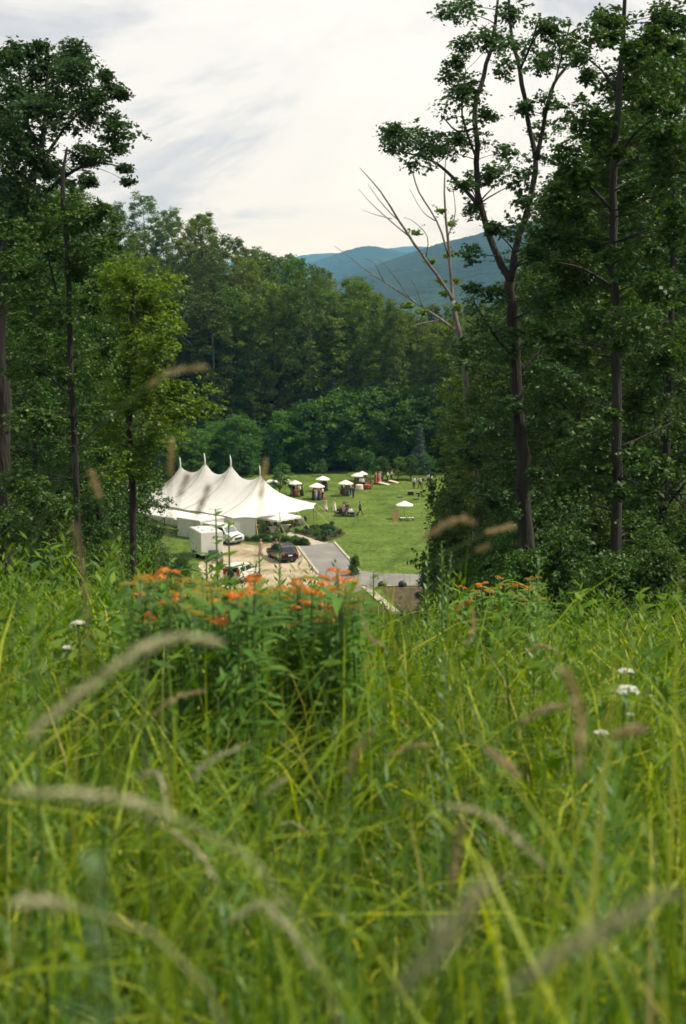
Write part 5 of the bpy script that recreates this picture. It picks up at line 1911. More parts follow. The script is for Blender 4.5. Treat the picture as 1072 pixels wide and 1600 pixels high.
for px, py, s in [(466, 834, 1.2), (473, 833, 1.1), (480, 836, 1.3), (487, 834, 1.2), (494, 838, 1.5), (500, 834, 1.4), (507, 838, 1.4), (514, 836, 1.3), (505, 829, 1.5), (496, 828, 1.3), (486, 828, 1.2), (512, 828, 1.6), (517, 823, 1.3), (497, 844, 1.1), (508, 845, 1.2), (522, 839, 1.2), (529, 834, 1.1), (478, 828, 1.1), (520, 830, 1.3)]:
    b = gr(px, py)
    sil = k % 5 == 0
    plant_tree('bed_shrub', (BEDS[0] if sil else BED[k % 2]), (b.x, b.y, 0.05), k, s * 0.75, s * 0.8, 'small silver leaved shrub in the bed by the lawn' if sil else 'small round green shrub in the bed by the lawn', 'shrub', 'silver shrubs in the bed by the lawn' if sil else 'green shrubs in the bed by the lawn')
    k += 1
for px, py, lb in ((629, 917, 'dark rounded stone at the kerb, right of two'), (597, 918, 'dark rounded stone at the kerb, left of two')):
    b = gr(px, py)
    mb = MB()
    mb.lathe([(0.30, 0), (0.46, 0.15), (0.45, 0.4), (0.28, 0.62), (0.05, 0.68)], 9, wob=0.12, sy=0.75)
    o = mb.build('kerb_stone', M['dark_trim'], None, True)
    o.location = (b.x, b.y, 0.05)
    tag(o, lb, 'stone', 'stones at the kerb')
b = gr(553, 899)
plant_tree('bed_shrub', BED[0], (b.x, b.y, 0.04), 0.4, 1.5, 3.4, 'dark upright shrub at the corner of the paved drive', 'shrub')

# ------------------------------------------------------------------ the meadow on the brow
def blades(n, sampler, hfun, w0, w1, arch, seed, levels=7, lean0=0.13):
    """curved grass blades: verts and quads"""
    r = np.random.default_rng(seed)
    x, y = sampler(r, n)
    n = len(x)
    base = np.stack([x, y, terrain(x, y) - 0.02], -1)
    h = hfun(r, x, y)
    az = r.uniform(0, 2 * PI, n)
    lean = np.stack([np.cos(az), np.sin(az), np.zeros(n)], -1)
    lean[:, 0] += 0.25
    b = r.uniform(arch[0], arch[1], n)
    w = r.uniform(w0, w1, n)
    tilt = r.normal(size=n) * lean0
    tw = r.normal(size=(n, 3)) * 0.35
    side = unit(np.cross(lean + tw * np.array([1, 1, 0.3]), [0, 0, 1.0]))
    rows = []
    for j in range(levels):
        t = j / (levels - 1)
        up = h * (t - 0.30 * b * t ** 3.2 - 0.30 * np.maximum(0, b - 0.7) * t ** 5)
        outw = h * (tilt * t + 0.50 * b * t ** 2.8)
        c = base + np.stack([np.zeros(n), np.zeros(n), up], -1) + lean * outw[:, None]
        ww = w * (0.55 + 0.9 * t - 1.42 * t * t) if j < levels - 1 else w * 0.03
        rows.append(c - side * ww[:, None] / 2)
        rows.append(c + side * ww[:, None] / 2)
    v = np.stack(rows, 1)
    q = []
    for j in range(levels - 1):
        q.append([2 * j, 2 * j + 1, 2 * j + 3, 2 * j + 2])
    q = (np.arange(n)[:, None, None] * (2 * levels) + np.array(q)[None]).reshape(-1, 4)
    return v.reshape(-1, 3), q


def wedge(y0, y1, extra, power=1.0):
    def f(r, n):
        u = r.random(n)
        y = y0 + (y1 - y0) * u ** power
        hw_ = 0.275 * y + extra
        x = r.uniform(-1, 1, n) * hw_
        # tussocks: pull a share of the blades toward clump centres
        cx = np.round(x / 0.13 + 0.35 * np.sin(y * 9)) * 0.13
        cyy = np.round(y / 0.13 + 0.35 * np.sin(x * 11)) * 0.13
        k = np.where(r.random(n) < 0.45, 0.6, 0.0)
        return x + (cx - x) * k, y + (cyy - y) * k
    return f


SKY_PX = [-200, 0, 100, 200, 300, 420, 560, 640, 700, 800, 900, 1072, 1300]
SKY_PY = [890, 885, 878, 888, 898, 904, 918, 946, 930, 928, 934, 936, 936]


def flanks(y0, y1, inner, width):
    def f(r, n):
        y = r.uniform(y0, y1, n)
        x = (0.275 * np.maximum(y, 0) + inner + r.random(n) ** 1.3 * width) * np.where(r.random(n) < 0.5, -1, 1)
        return x, y
    return f


def height_limit(x, y, cap=0.84):
    """how tall the plants stand: just up to the uneven skyline of the meadow"""
    px = 536 + FPX * x / np.maximum(y, 0.3)
    py = np.interp(px, SKY_PX, SKY_PY) + 8 * np.sin(px * 0.05) + 5 * np.sin(px * 0.13 + 1)
    z = H - y * np.tan(PITCH + np.arctan((py - 800) / FPX))
    return np.clip(z - terrain(x, y), 0.25, cap)


def hf(lo, hi):
    return lambda r, x, y: height_limit(x, y) * r.uniform(lo, hi, len(x)) * (0.9 + 0.2 * np.sin(x * 3.3 + 1.0) * np.sin(y * 2.7))


parts = []
for name, lb, args, mat in (
        ('meadow_grass', 'broad bright arching meadow grass filling the foreground', (17000, wedge(0.6, 7.5, 0.7, 1.2), hf(0.55, 1.2), 0.005, 0.011, (0.15, 1.2), 51), 'grass_blade'),
        ('meadow_grass', 'wide yellow green grass blades bent over in the middle of the meadow', (5200, wedge(1.3, 6.0, 0.5, 1.1), hf(0.7, 1.25), 0.009, 0.017, (0.6, 1.35), 56), 'grass_wide'),
        ('meadow_grass', 'fine feathery grass between the broad blades of the meadow', (20000, wedge(1.2, 8.5, 0.8, 1.0), hf(0.45, 1.1), 0.0014, 0.0034, (0.05, 0.6), 52, 5), 'grass_fine'),
        ('meadow_grass', 'dry straw stalks broken and bent through the meadow', (1900, wedge(1.0, 7.5, 0.6, 1.0), hf(0.3, 0.85), 0.002, 0.005, (0.3, 1.5), 57), 'grass_dry'),
        ('meadow_grass', 'short dense grass at the foot of the meadow plants', (24000, wedge(0.4, 9.5, 1.0, 1.2), hf(0.25, 0.62), 0.005, 0.010, (0.2, 1.2), 53, 5), 'grass_low_shade'),
        ('meadow_grass', 'soft blurred grass tips just in front of the camera', (3400, wedge(0.36, 1.05, 0.25, 1.0), lambda r, x, y: np.clip((0.30 + 0.0 * y) + (1.05 - 0.64 * y), 0.3, 0.82) * r.uniform(0.55, 0.95, len(x)), 0.007, 0.016, (0.1, 0.9), 55), 'grass_soft'),
        ('meadow_grass', 'bright meadow grass carrying on at both sides of the view', (20000, flanks(-1.5, 8.0, 0.55, 3.6), hf(0.4, 1.15), 0.006, 0.013, (0.2, 1.2), 58, 5), 'grass_blade'),
        ('meadow_grass', 'low shade-toned grass carrying on at both sides of the view', (16000, flanks(-1.5, 9.0, 0.8, 3.6), hf(0.25, 0.6), 0.007, 0.013, (0.2, 1.2), 59, 4), 'grass_low_shade'),
        ('meadow_grass', 'rough grass going down the slope beyond the brow', (14000, wedge(7.0, 34, 4.0, 1.0), lambda r, x, y: r.uniform(0.25, 0.5, len(x)), 0.008, 0.018, (0.1, 0.9), 54, 5), 'grass_blade')):
    v, q = blades(*args)
    tag(new_obj(name, np_mesh(name, v, q, M[mat])), lb, 'grass', kind='stuff')

# low broad herb leaves among the grass
r = np.random.default_rng(61)
n = 14000
x, y = wedge(0.8, 8.5, 0.8)(r, n)
c = np.stack([x, y, terrain(x, y) + height_limit(x, y) * r.uniform(0.1, 0.85, n)], -1)
ax = r.normal(size=(n, 3))
ax[:, 2] = np.abs(ax[:, 2]) * 0.6
L = r.uniform(0.03, 0.075, n) * np.clip(y / 3.2, 0.28, 1)
v, q = leaf_quads(c, ax, np.array([0, 0, 1.0]) + r.normal(size=(n, 3)) * 0.5, L, L * r.uniform(0.22, 0.42, n))
tag(new_obj('meadow_herbs', np_mesh('meadow_herbs', v, q, M['herb_leaf'])), 'small leafy herbs mixed through the meadow grass', 'herbs', kind='stuff')


# tall leafy weeds at the top of the meadow, thickest on the left
r = np.random.default_rng(62)
n = 380
px_ = np.where(r.random(n) < 0.72, r.uniform(-60, 550, n), r.uniform(650, 1130, n))
y = r.uniform(3.2, 6.8, n)
x = (px_ - 536) / FPX * y
hh = height_limit(x, y, 1.1) * r.uniform(0.75, 1.12, n)
m_ = 46
t = np.tile(np.linspace(0.15, 1, m_), (n, 1))
a = np.arange(m_)[None] * 2.399 + r.uniform(0, 6, (n, 1))
lean = r.normal(size=(n, 2, 1)) * 0.10
c = np.stack([x[:, None] + lean[:, 0] * hh[:, None] * t ** 2, y[:, None] + lean[:, 1] * hh[:, None] * t ** 2, terrain(x, y)[:, None] + hh[:, None] * t], -1)
L = (0.075 * (1.15 - 0.75 * t ** 2) * r.uniform(0.6, 1.3, (n, 1)))
ax = np.stack([np.cos(a), np.sin(a), 0.35 + 0.7 * t ** 3 + r.normal(size=a.shape) * 0.25], -1)
cc = c + unit(ax) * L[..., None] * 0.5
v, q = leaf_quads(cc.reshape(-1, 3), ax.reshape(-1, 3), np.array([0, 0, 1.0]) + r.normal(size=(n * m_, 3)) * 0.35, L.ravel(), L.ravel() * np.repeat(r.uniform(0.14, 0.36, n), m_))
tag(new_obj('meadow_herbs', np_mesh('meadow_herbs', v, q, M['herb_leaf'])), 'tall leafy weeds crowding the top of the meadow', 'herbs', kind='stuff')


r = np.random.default_rng(63)
n = 170
y = r.uniform(1.0, 3.6, n)
x = r.uniform(-1, 1, n) * (0.28 * y + 0.25)
hh = height_limit(x, y, 0.8) * r.uniform(0.55, 0.98, n)
m_ = 70
t = np.tile(np.linspace(0.1, 1, m_), (n, 1))
a = np.arange(m_)[None] * 2.399 + r.uniform(0, 6, (n, 1))
lean = r.normal(size=(n, 2, 1)) * 0.12
c = np.stack([x[:, None] + lean[:, 0] * hh[:, None] * t ** 2, y[:, None] + lean[:, 1] * hh[:, None] * t ** 2, terrain(x, y)[:, None] + hh[:, None] * t], -1)
L = (0.062 * (1.1 - 0.7 * t ** 2) * r.uniform(0.6, 1.3, (n, 1)))
ax = np.stack([np.cos(a), np.sin(a), 0.6 + 0.8 * t ** 3 + r.normal(size=a.shape) * 0.25], -1)
cc = c + unit(ax) * L[..., None] * 0.5
v, q = leaf_quads(cc.reshape(-1, 3), ax.reshape(-1, 3), np.array([0, 0, 1.0]) + r.normal(size=(n * m_, 3)) * 0.35, L.ravel(), L.ravel() * np.repeat(r.uniform(0.10, 0.2, n), m_))
tag(new_obj('meadow_herbs', np_mesh('meadow_herbs', v, q, M['herb_mid'])), 'dark upright leafy shoots among the meadow grass', 'herbs', kind='stuff')


def lance_mesh(name, L, W, mat, droop=0.35, fold=0.22, seg=5, wide=0.4):
    """one folded, arching leaf along +y"""
    vs, fs = [], []
    for j in range(seg + 1):
        t = j / seg
        w = W / 2 * (math.sin(PI * min(1, t ** (0.75 if wide < 0.45 else 1.0) * 0.98 + 0.02)) ** 0.8) + 0.0005
        y_ = L * t
        z_ = -droop * L * t * t + 0.12 * L * t
        vs += [(-w, y_, z_ + fold * w), (0, y_, z_), (w, y_, z_ + fold * w)]
    for j in range(seg):
        a = 3 * j
        fs += [(a, a + 1, a + 4, a + 3), (a + 1, a + 2, a + 5, a + 4)]
    return MB().add(vs, fs).mesh(name, M[mat], True)


def lances(pts, dirs, Ls, Ws, droops, seed):
    """many lance leaves as arrays joined in one MB"""
    mb = MB()
    for p, d, L, W, dr in zip(pts, dirs, Ls, Ws, droops):
        d = Vector(d).normalized()
        s = d.cross(Vector((0, 0, 1)))
        s = s.normalized() if s.length > 1e-4 else Vector((1, 0, 0))
        u = s.cross(d)
        vs, fs = [], []
        for j in range(5):
            t = j / 4
            w = W / 2 * math.sin(PI * min(1, t * 0.94 + 0.06)) ** 0.8
            c = Vector(p) + d * (L * t) + Vector((0, 0, -dr * L * t * t))
            vs += [c - s * w + u * w * 0.25, c, c + s * w + u * w * 0.25]
        for j in range(4):
            a = 3 * j
            fs += [(a, a + 1, a + 4, a + 3), (a + 1, a + 2, a + 5, a + 4)]
        mb.add(vs, fs)
    return mb


def curve3(a, b, bow, n=8):
    a, b = Vector(a), Vector(b)
    mid = (a + b) / 2 + Vector(bow)
    return [a * (1 - t) ** 2 + mid * 2 * t * (1 - t) + b * t * t for t in [i / (n - 1) for i in range(n)]]


UMB = {}


def umbel_mesh(kind, v):
    if (kind, v) in UMB:
        return UMB[(kind, v)]
    r = np.random.default_rng(200 + v * 7 + len(kind))
    n = 75
    d = unit(r.normal(size=(n, 3)))
    d[:, 2] = np.abs(d[:, 2]) * 0.75 + 0.05
    c = d * np.array([1, 1, 0.62]) * r.uniform(0.72, 1.0, (n, 1))
    cs, axs, nrs, Ls = [], [], [], []
    for i in range(n):
        for k in range(5):
            a = k * 1.257 + r.uniform(0, 1)
            t1 = unit(np.cross(d[i], [0.3, 0.5, 0.8]))
            t2 = np.cross(d[i], t1)
            rad_ = t1 * math.cos(a) + t2 * math.sin(a)
            up = 0.9 if kind == 'bud' else 0.35
            cs.append(c[i] + rad_ * 0.085 + d[i] * 0.05)
            axs.append(rad_ + d[i] * up)
            nrs.append(d[i] - rad_ * 0.3)
            Ls.append(0.22 if kind == 'open' else 0.16)
    Ls = np.array(Ls)
    v_, q_ = leaf_quads(np.array(cs), np.array(axs), np.array(nrs), Ls, Ls * 0.5)
    me = np_mesh('flower_cluster', v_, q_, M['petal_orange' if kind == 'open' else 'petal_bud'])
    UMB[(kind, v)] = me
    return me


_mr = random.Random(77)


def butterfly_weed(Y, base_px, heads, label, leaf='herb_mid'):
    """heads: (px, py, radius px, 'open'|'bud')"""
    bx = (base_px - 536) / FPX * Y
    root = empty('butterfly_weed', (bx, Y, tz(bx, Y)))
    if len(heads) > 6:
        xs_ = [h_[0] for h_ in heads]
        rm = sum(h_[2] for h_ in heads) / len(heads)
        heads = heads + [(_mr.uniform(min(xs_), max(xs_)), _mr.uniform(900, 962), rm * _mr.uniform(0.6, 1.0), 'open' if k % 3 == 0 else 'bud') for k in range(9)]
    off = Vector(root.location)
    for i, (px, py, rp, kind) in enumerate(heads):
        yy = Y + _mr.uniform(-0.22, 0.22)
        tip = at(px, py, yy)
        R_ = rp / FPX * yy * 0.98
        tip.z += _mr.uniform(-0.02, 0.012)
        b = Vector((bx + (tip.x - bx) * 0.25 + _mr.uniform(-0.07, 0.07), Y + (yy - Y) * 0.5, 0))
        b.z = tz(b.x, b.y) - 0.02
        cv = curve3(b - off, tip - off - Vector((0, 0, R_ * 0.5)), ((tip.x - b.x) * 0.12, 0, 0.02), 9)
        st = MB().tube(cv, [0.0032 * (1 - 0.04 * j) for j in range(9)], 5).build('stem', M['stem_green'], root, True)
        pts, ds, Ls, Ws, dr = [], [], [], [], []
        hgt = (cv[-1] - cv[0]).length
        m_ = int(hgt / 0.019)
        for k in range(m_):
            t = 0.12 + 0.86 * k / m_
            f = t * 8
            i0 = min(int(f), 7)
            p = cv[i0].lerp(cv[i0 + 1], f - i0)
            a = k * 2.4 + i
            pts.append(p)
            ds.append((math.cos(a), math.sin(a), _mr.uniform(0.25, 0.8)))
            Ls.append(_mr.uniform(0.06, 0.11))
            Ws.append(_mr.uniform(0.013, 0.023))
            dr.append(_mr.uniform(0.1, 0.5))
        lances(pts, ds, Ls, Ws, dr, i).build('foliage', M[leaf], st, True)
        for k in range(3):
            o = new_obj('flower_cluster', umbel_mesh(kind, _mr.randint(0, 2)), st)
            aa = k * 2.1 + i
            o.location = tip - off - Vector((0, 0, R_ * 0.55)) + Vector((math.cos(aa) * R_ * 0.75, math.sin(aa) * R_ * 0.75, _mr.uniform(-0.5, 0.25) * R_))
            s_ = R_ * _mr.uniform(0.5, 0.75)
            if k == 2 and kind == 'open' and i % 2:
                o.data = umbel_mesh('bud', 1)
            o.scale = (s_, s_, s_)
            o.rotation_euler = (_mr.uniform(-0.25, 0.25), _mr.uniform(-0.25, 0.25), _mr.uniform(0, 6))
    tag(root, label, 'flower', 'orange butterfly weed plants')
    return root


O, B_ = 'open', 'bud'
butterfly_weed(2.9, 265, [(222, 890, 14, B_), (240, 893, 17, O), (262, 892, 17, O), (285, 896, 15, B_), (200, 905, 14, B_), (300, 905, 15, B_), (232, 950, 14, O), (250, 952, 12, B_), (215, 915, 12, B_), (275, 920, 13, B_)],
               'butterfly weed with dull orange heads at the far left of the orange flowers')
butterfly_weed(2.7, 355, [(330, 905, 16, B_), (350, 916, 18, O), (372, 914, 20, O), (396, 915, 15, O), (312, 918, 14, B_), (345, 945, 17, O), (362, 948, 14, O), (325, 955, 14, O), (340, 975, 12, O), (410, 908, 15, B_), (385, 940, 14, B_), (300, 950, 13, B_)],
               'butterfly weed below the white wagon with orange heads in two tiers')
butterfly_weed(3.1, 450, [(430, 905, 16, B_), (452, 899, 17, O), (470, 893, 16, O), (440, 925, 14, B_), (468, 950, 14, O), (445, 950, 13, B_), (488, 906, 18, O), (420, 930, 14, B_), (460, 920, 14, B_), (485, 945, 14, O)],
               'butterfly weed with orange heads just below the black car')
butterfly_weed(2.9, 520, [(513, 894, 22, O), (541, 893, 22, O), (527, 884, 16, O), (508, 915, 15, B_), (535, 918, 15, B_), (560, 905, 13, B_), (505, 942, 14, O), (525, 945, 14, B_), (550, 940, 13, B_)],
               'butterfly weed with the brightest orange heads in front of the paved drive')
butterfly_weed(5.2, 765, [(752, 902, 9, O), (776, 915, 10, O), (765, 922, 9, O), (757, 926, 8, O), (809, 910, 9, O), (820, 913, 7, O), (742, 918, 8, B_), (790, 912, 8, B_), (800, 922, 8, B_), (836, 912, 8, B_), (728, 938, 10, O), (715, 943, 9, O), (708, 946, 8, O), (780, 935, 9, B_), (820, 930, 8, B_), (845, 928, 8, B_), (770, 945, 8, B_)],
               'butterfly weed with small orange heads before the dark wood, right of the drive')
butterfly_weed(3.4, 575, [(575, 1028, 9, O), (590, 1033, 8, B_), (560, 1040, 8, B_)], 'low butterfly weed with faint buds in the middle of the meadow')


LEAFM = {k: lance_mesh('leaf', 1.0, wd, mt, droop=dr, wide=0.5) for k, (wd, mt, dr) in {'milk': (0.42, 'herb_leaf', 0.3), 'slim': (0.26, 'herb_leaf', 0.35), 'dark': (0.36, 'herb_dark', 0.3)}.items()}


def leaf_stalk(Y, top, base_px, pairs, kind, label, L0, name='milkweed', tipl=True, group=None, tilt=0.5):
    """stalk with opposite leaves; pairs: (py, length factor)"""
    tip = at(top[0], top[1], Y)
    bx = (base_px - 536) / FPX * Y
    root = empty(name, (bx, Y, tz(bx, Y)))
    off = Vector(root.location)
    cv = curve3(Vector((0, 0, -0.02)), tip - off, ((tip.x - bx) * 0.2, 0, 0), 9)
    MB().tube(cv, [0.006 - 0.00045 * j for j in range(9)], 6).build('stem', M['stem_green'], root, True)
    for i, (py, lf) in enumerate(pairs):
        z = at(top[0], py, Y).z - off.z
        t = min(1, max(0, z / max(0.01, (tip - off).z)))
        f = t * 8
        i0 = min(int(f), 7)
        p = cv[i0].lerp(cv[i0 + 1], f - i0)
        a0 = (0.25 if i % 2 == 0 else 1.15) + _mr.uniform(-0.3, 0.3)
        for k in range(2):
            o = new_obj('leaf', LEAFM[kind], root)
            o.location = p
            s = L0 * lf * _mr.uniform(0.88, 1.1)
            o.scale = (s, s, s)
            o.rotation_euler = (tilt * _mr.uniform(0.6, 1.2), 0, a0 + k * PI - PI / 2)
    tag(root, label, 'plant', group)
    return root


G1 = 'tall leafy stalks rising above the meadow'
leaf_stalk(4.0, (337, 795), 345, [(798, .45), (806, .75), (826, .95), (850, .8), (872, 1.2), (892, 1.3), (915, 1.3), (940, 1.3), (970, 1.2), (1000, 1.1)], 'milk', 'tall milkweed stalk with paired leaves standing in front of the tent wall', 0.055, group=G1)
leaf_stalk(4.05, (357, 813), 362, [(815, .5), (824, .8), (845, .9), (868, 1.1), (890, 1.3), (915, 1.2), (945, 1.2)], 'milk', 'second milkweed stalk just right of the tallest one', 0.055, group=G1)
leaf_stalk(3.9, (322, 865), 325, [(868, .8), (880, 1.1), (898, 1.3), (920, 1.3), (950, 1.2)], 'dark', 'shorter milkweed stalk left of the two tall ones', 0.06, group=G1)
leaf_stalk(4.4, (78, 850), 80, [(852, .6), (862, 1.0), (878, 1.2), (900, 1.2), (925, 1.2), (955, 1.1), (990, 1.1)], 'milk', 'milkweed stalk at the far left before the dark trees', 0.06, group=G1)
leaf_stalk(5.2, (584, 893), 580, [(895, .6), (904, 1.1), (922, 1.2), (945, 1.2), (970, 1.1)], 'milk', 'milkweed stalk over the end of the paved drive', 0.05, group=G1)
leaf_stalk(4.2, (775, 960), 770, [(962, .6), (972, 1.2), (990, 1.5), (1015, 1.5), (1045, 1.4), (1080, 1.3)], 'milk', 'broad leaved milkweed below the right orange flowers', 0.075, group=G1)
leaf_stalk(4.6, (905, 928), 905, [(930, .8), (940, 1.2), (955, 1.5), (975, 1.4), (1000, 1.2), (1030, 1.1)], 'milk', 'broad leaved plant in the right meadow against the dark trunks', 0.07, group=G1)
leaf_stalk(4.8, (1000, 925), 1004, [(928, .8), (940, 1.2), (955, 1.4), (975, 1.3), (1000, 1.2)], 'milk', 'broad leaved plant at the right edge of the meadow top', 0.07, group=G1)
leaf_stalk(4.9, (1050, 930), 1050, [(932, .8), (945, 1.2), (962, 1.3), (985, 1.2)], 'milk', 'broad leaved plant furthest right in the meadow', 0.07, group=G1)
leaf_stalk(5.4, (860, 955), 862, [(958, .8), (966, 1.1), (980, 1.2), (1000, 1.2), (1020, 1.1)], 'dark', 'leafy plant right of the tall feathery stalk', 0.06, group=G1)
leaf_stalk(5.6, (940, 945), 940, [(948, .8), (958, 1.1), (972, 1.2), (990, 1.2)], 'slim', 'slim leaved plant between the two broad leaved right ones', 0.075, group=G1)
leaf_stalk(5.0, (405, 868), 410, [(870, .7), (880, 1.0), (895, 1.1), (915, 1.1)], 'slim', 'slim leaved stalk rising beside the black car', 0.05, group=G1)
leaf_stalk(4.7, (130, 872), 132, [(875, .7), (888, 1.1), (905, 1.1), (930, 1.1), (960, 1.1)], 'slim', 'slim leaved stalk at the left below the slender trunk', 0.06, group=G1)
leaf_stalk(4.9, (170, 880), 172, [(883, .7), (895, 1.1), (912, 1.1), (935, 1.1)], 'dark', 'dark leaved stalk left of the orange flowers', 0.06, group=G1)
leaf_stalk(4.3, (48, 880), 45, [(883, .7), (895, 1.1), (915, 1.1), (940, 1.1)], 'dark', 'dark leaved stalk at the left edge of the meadow', 0.065, group=G1)
leaf_stalk(5.3, (655, 945), 655, [(948, .7), (956, 1.1), (970, 1.1), (990, 1.1)], 'slim', 'slim leaved plant by the mulch beyond the meadow', 0.05, group=G1)


def plume(Y, top, base_px, label, L0=0.045, dens=0.009, mat='plume_leaf', wid=0.009, taper=0.75):
    """feathery stalk, closely set with narrow leaves"""
    tip = at(top[0], top[1], Y)
    bx = (base_px - 536) / FPX * Y
    root = empty('feathery_stalk', (bx, Y, tz(bx, Y)))
    off = Vector(root.location)
    cv = curve3(Vector((0, 0, -0.02)), tip - off, ((tip.x - bx) * -0.2, 0, 0), 9)
    st = MB().tube(cv, [0.005 - 0.0005 * j for j in range(9)], 5).build('stem', M['stem_green'], root, True)
    hgt = (cv[-1] - cv[0]).length
    pts, ds, Ls, Ws, dr = [], [], [], [], []
    m_ = int(hgt * 0.85 / dens * 1.6)
    for k in range(m_):
        t = 0.15 + 0.85 * (k / m_)
        f = min(t, 0.999) * 8
        i0 = int(f)
        a = k * 2.399
        pts.append(cv[i0].lerp(cv[i0 + 1], f - i0))
        ds.append((math.cos(a), math.sin(a), _mr.uniform(0.5, 1.2)))
        Ls.append(1.7 * L0 * (1 - taper * t ** 2) * _mr.uniform(0.5, 1.3))
        Ws.append(wid * (1 - 0.5 * t))
        dr.append(_mr.uniform(0, 0.3))
    lances(pts, ds, Ls, Ws, dr, 1).build('foliage', M[mat], root, True)
    tag(root, label, 'plant', 'feathery upright stalks in the meadow')
    return root


plume(3.6, (690, 845), 700, 'tall feathery stalk leaning in front of the right wood', 0.04)
plume(3.9, (668, 852), 672, 'feathery stalk just left of the leaning one', 0.035)
plume(3.5, (705, 862), 690, 'feathery stalk curving right of the leaning one', 0.035)
plume(2.9, (843, 868), 838, 'tallest pale feathery stalk, under the forked tree trunk', 0.045)
plume(1.75, (697, 1018), 702, 'dark blurred upright stalk in the middle of the meadow', 0.03, mat='herb_dark')
plume(1.25, (50, 935), 40, 'blurred green stalk at the left edge of the picture', 0.03, mat='herb_leaf')
plume(3.3, (437, 800), 432, 'thin feathery stalk rising beside the black car to the tent', 0.025)
plume(3.4, (300, 1000), 305, 'feathery stalk among the left orange flowers', 0.035)
plume(4.2, (115, 930), 118, 'feathery stalk in the left meadow', 0.04)
plume(4.6, (740, 985), 742, 'feathery stalk before the right orange flowers', 0.04)
plume(2.3, (945, 1150), 950, 'dark feathery stalk in the right foreground', 0.035, mat='herb_dark')
plume(1.3, (545, 1190), 540, 'blurred dark stalk in the lower middle', 0.03, mat='herb_dark')
plume(0.46, (150, 1345), 140, 'very blurred dark shoot low at the left, close to the camera', 0.03, mat='herb_dark', wid=0.014)
plume(5.0, (640, 985), 642, 'feathery stalk in the middle of the meadow top', 0.035)


def seed_grass(Y, head, base_px, label, mat='seed_pale', thick=0.006, lumps=0.35, group=None, bow=0.0, dy=0.0):
    """grass stalk with a seed head; head: px polyline from the stalk end to the tip, thick = radius m"""
    hp = [at(px, py, Y + dy * i) for i, (px, py) in enumerate(head)]
    bx = (base_px - 536) / FPX * Y
    root = empty('seed_stalk', (bx, Y, tz(bx, Y)))
    off = Vector(root.location)
    hp = [p - off for p in hp]
    d0 = (hp[0] - hp[1]).normalized()
    a = Vector((0, 0, -0.02))
    ln = (hp[0] - a).length
    m1, m2 = a + Vector((0, 0, ln * 0.5)), hp[0] + d0 * ln * 0.22
    cv = [a * (1 - t) ** 3 + m1 * 3 * t * (1 - t) ** 2 + m2 * 3 * t * t * (1 - t) + hp[0] * t ** 3 for t in [i / 12 for i in range(13)]]
    thick = thick * 0.66
    MB().tube(cv + hp[1:], 0.0007, 5).build('stem', M['stem_straw' if _mr.random() < 0.25 else 'stem_green'], root, True)
    sm = []
    for i in range(len(hp) - 1):
        for t in np.linspace(0, 1, 12, endpoint=False):
            p0, p1, p2, p3 = hp[max(i - 1, 0)], hp[i], hp[i + 1], hp[min(i + 2, len(hp) - 1)]
            sm.append(0.5 * ((2 * p1) + (p2 - p0) * t + (2 * p0 - 5 * p1 + 4 * p2 - p3) * t * t + (3 * p1 - p0 - 3 * p2 + p3) * t ** 3))
    sm.append(hp[-1])
    sm = np.array([tuple(p) for p in sm])
    tot = float(np.linalg.norm(np.diff(sm, axis=0), axis=1).sum())
    core = [Vector(tuple(q_)) for q_ in sm[::3]]
    m_c = len(core)
    core_mb = MB().tube(core, [thick * 0.3 * max(0.15, math.sin(PI * min(1, 0.08 + 0.9 * k / (m_c - 1))) ** 0.6) for k in range(m_c)], 6)
    n = int(min(1700, max(160, tot / 0.0004)))
    r = np.random.default_rng(int(abs(head[0][0] * 7 + head[0][1])))
    t = r.random(n)
    f = t * (len(sm) - 1.001)
    i0 = f.astype(int)
    p = sm[i0] + (sm[i0 + 1] - sm[i0]) * (f - i0)[:, None]
    tg = unit(sm[i0 + 1] - sm[i0])
    out = unit(np.cross(tg, r.normal(size=(n, 3))))
    lump = 1.15 + lumps * np.sin(t * 23 + head[0][0]) + lumps * 0.9 * np.sin(t * 57)
    rad_ = thick * lump * (np.sin(PI * np.clip(t * 0.9 + 0.08, 0, 1)) ** 0.6)
    L = r.uniform(0.005, 0.011, n) * (thick / 0.006) ** 0.5
    c = p + out * (rad_ * r.uniform(0.2, 1.0, n))[:, None]
    v_, q_ = leaf_quads(c, tg * 1.2 + out, out + r.normal(size=(n, 3)) * 0.4, L, L * 0.42)
    nb = len(v_)
    v_ = np.concatenate([v_, np.array(core_mb.v[:])])
    q_ = np.concatenate([q_, np.array([f for f in core_mb.f if len(f) == 4]) + nb])
    new_obj('seed_head', np_mesh('seed_head', v_, q_, M[mat]), root)
    tag(root, label, 'grass', group or 'seeding grass stalks in the foreground')
    return root


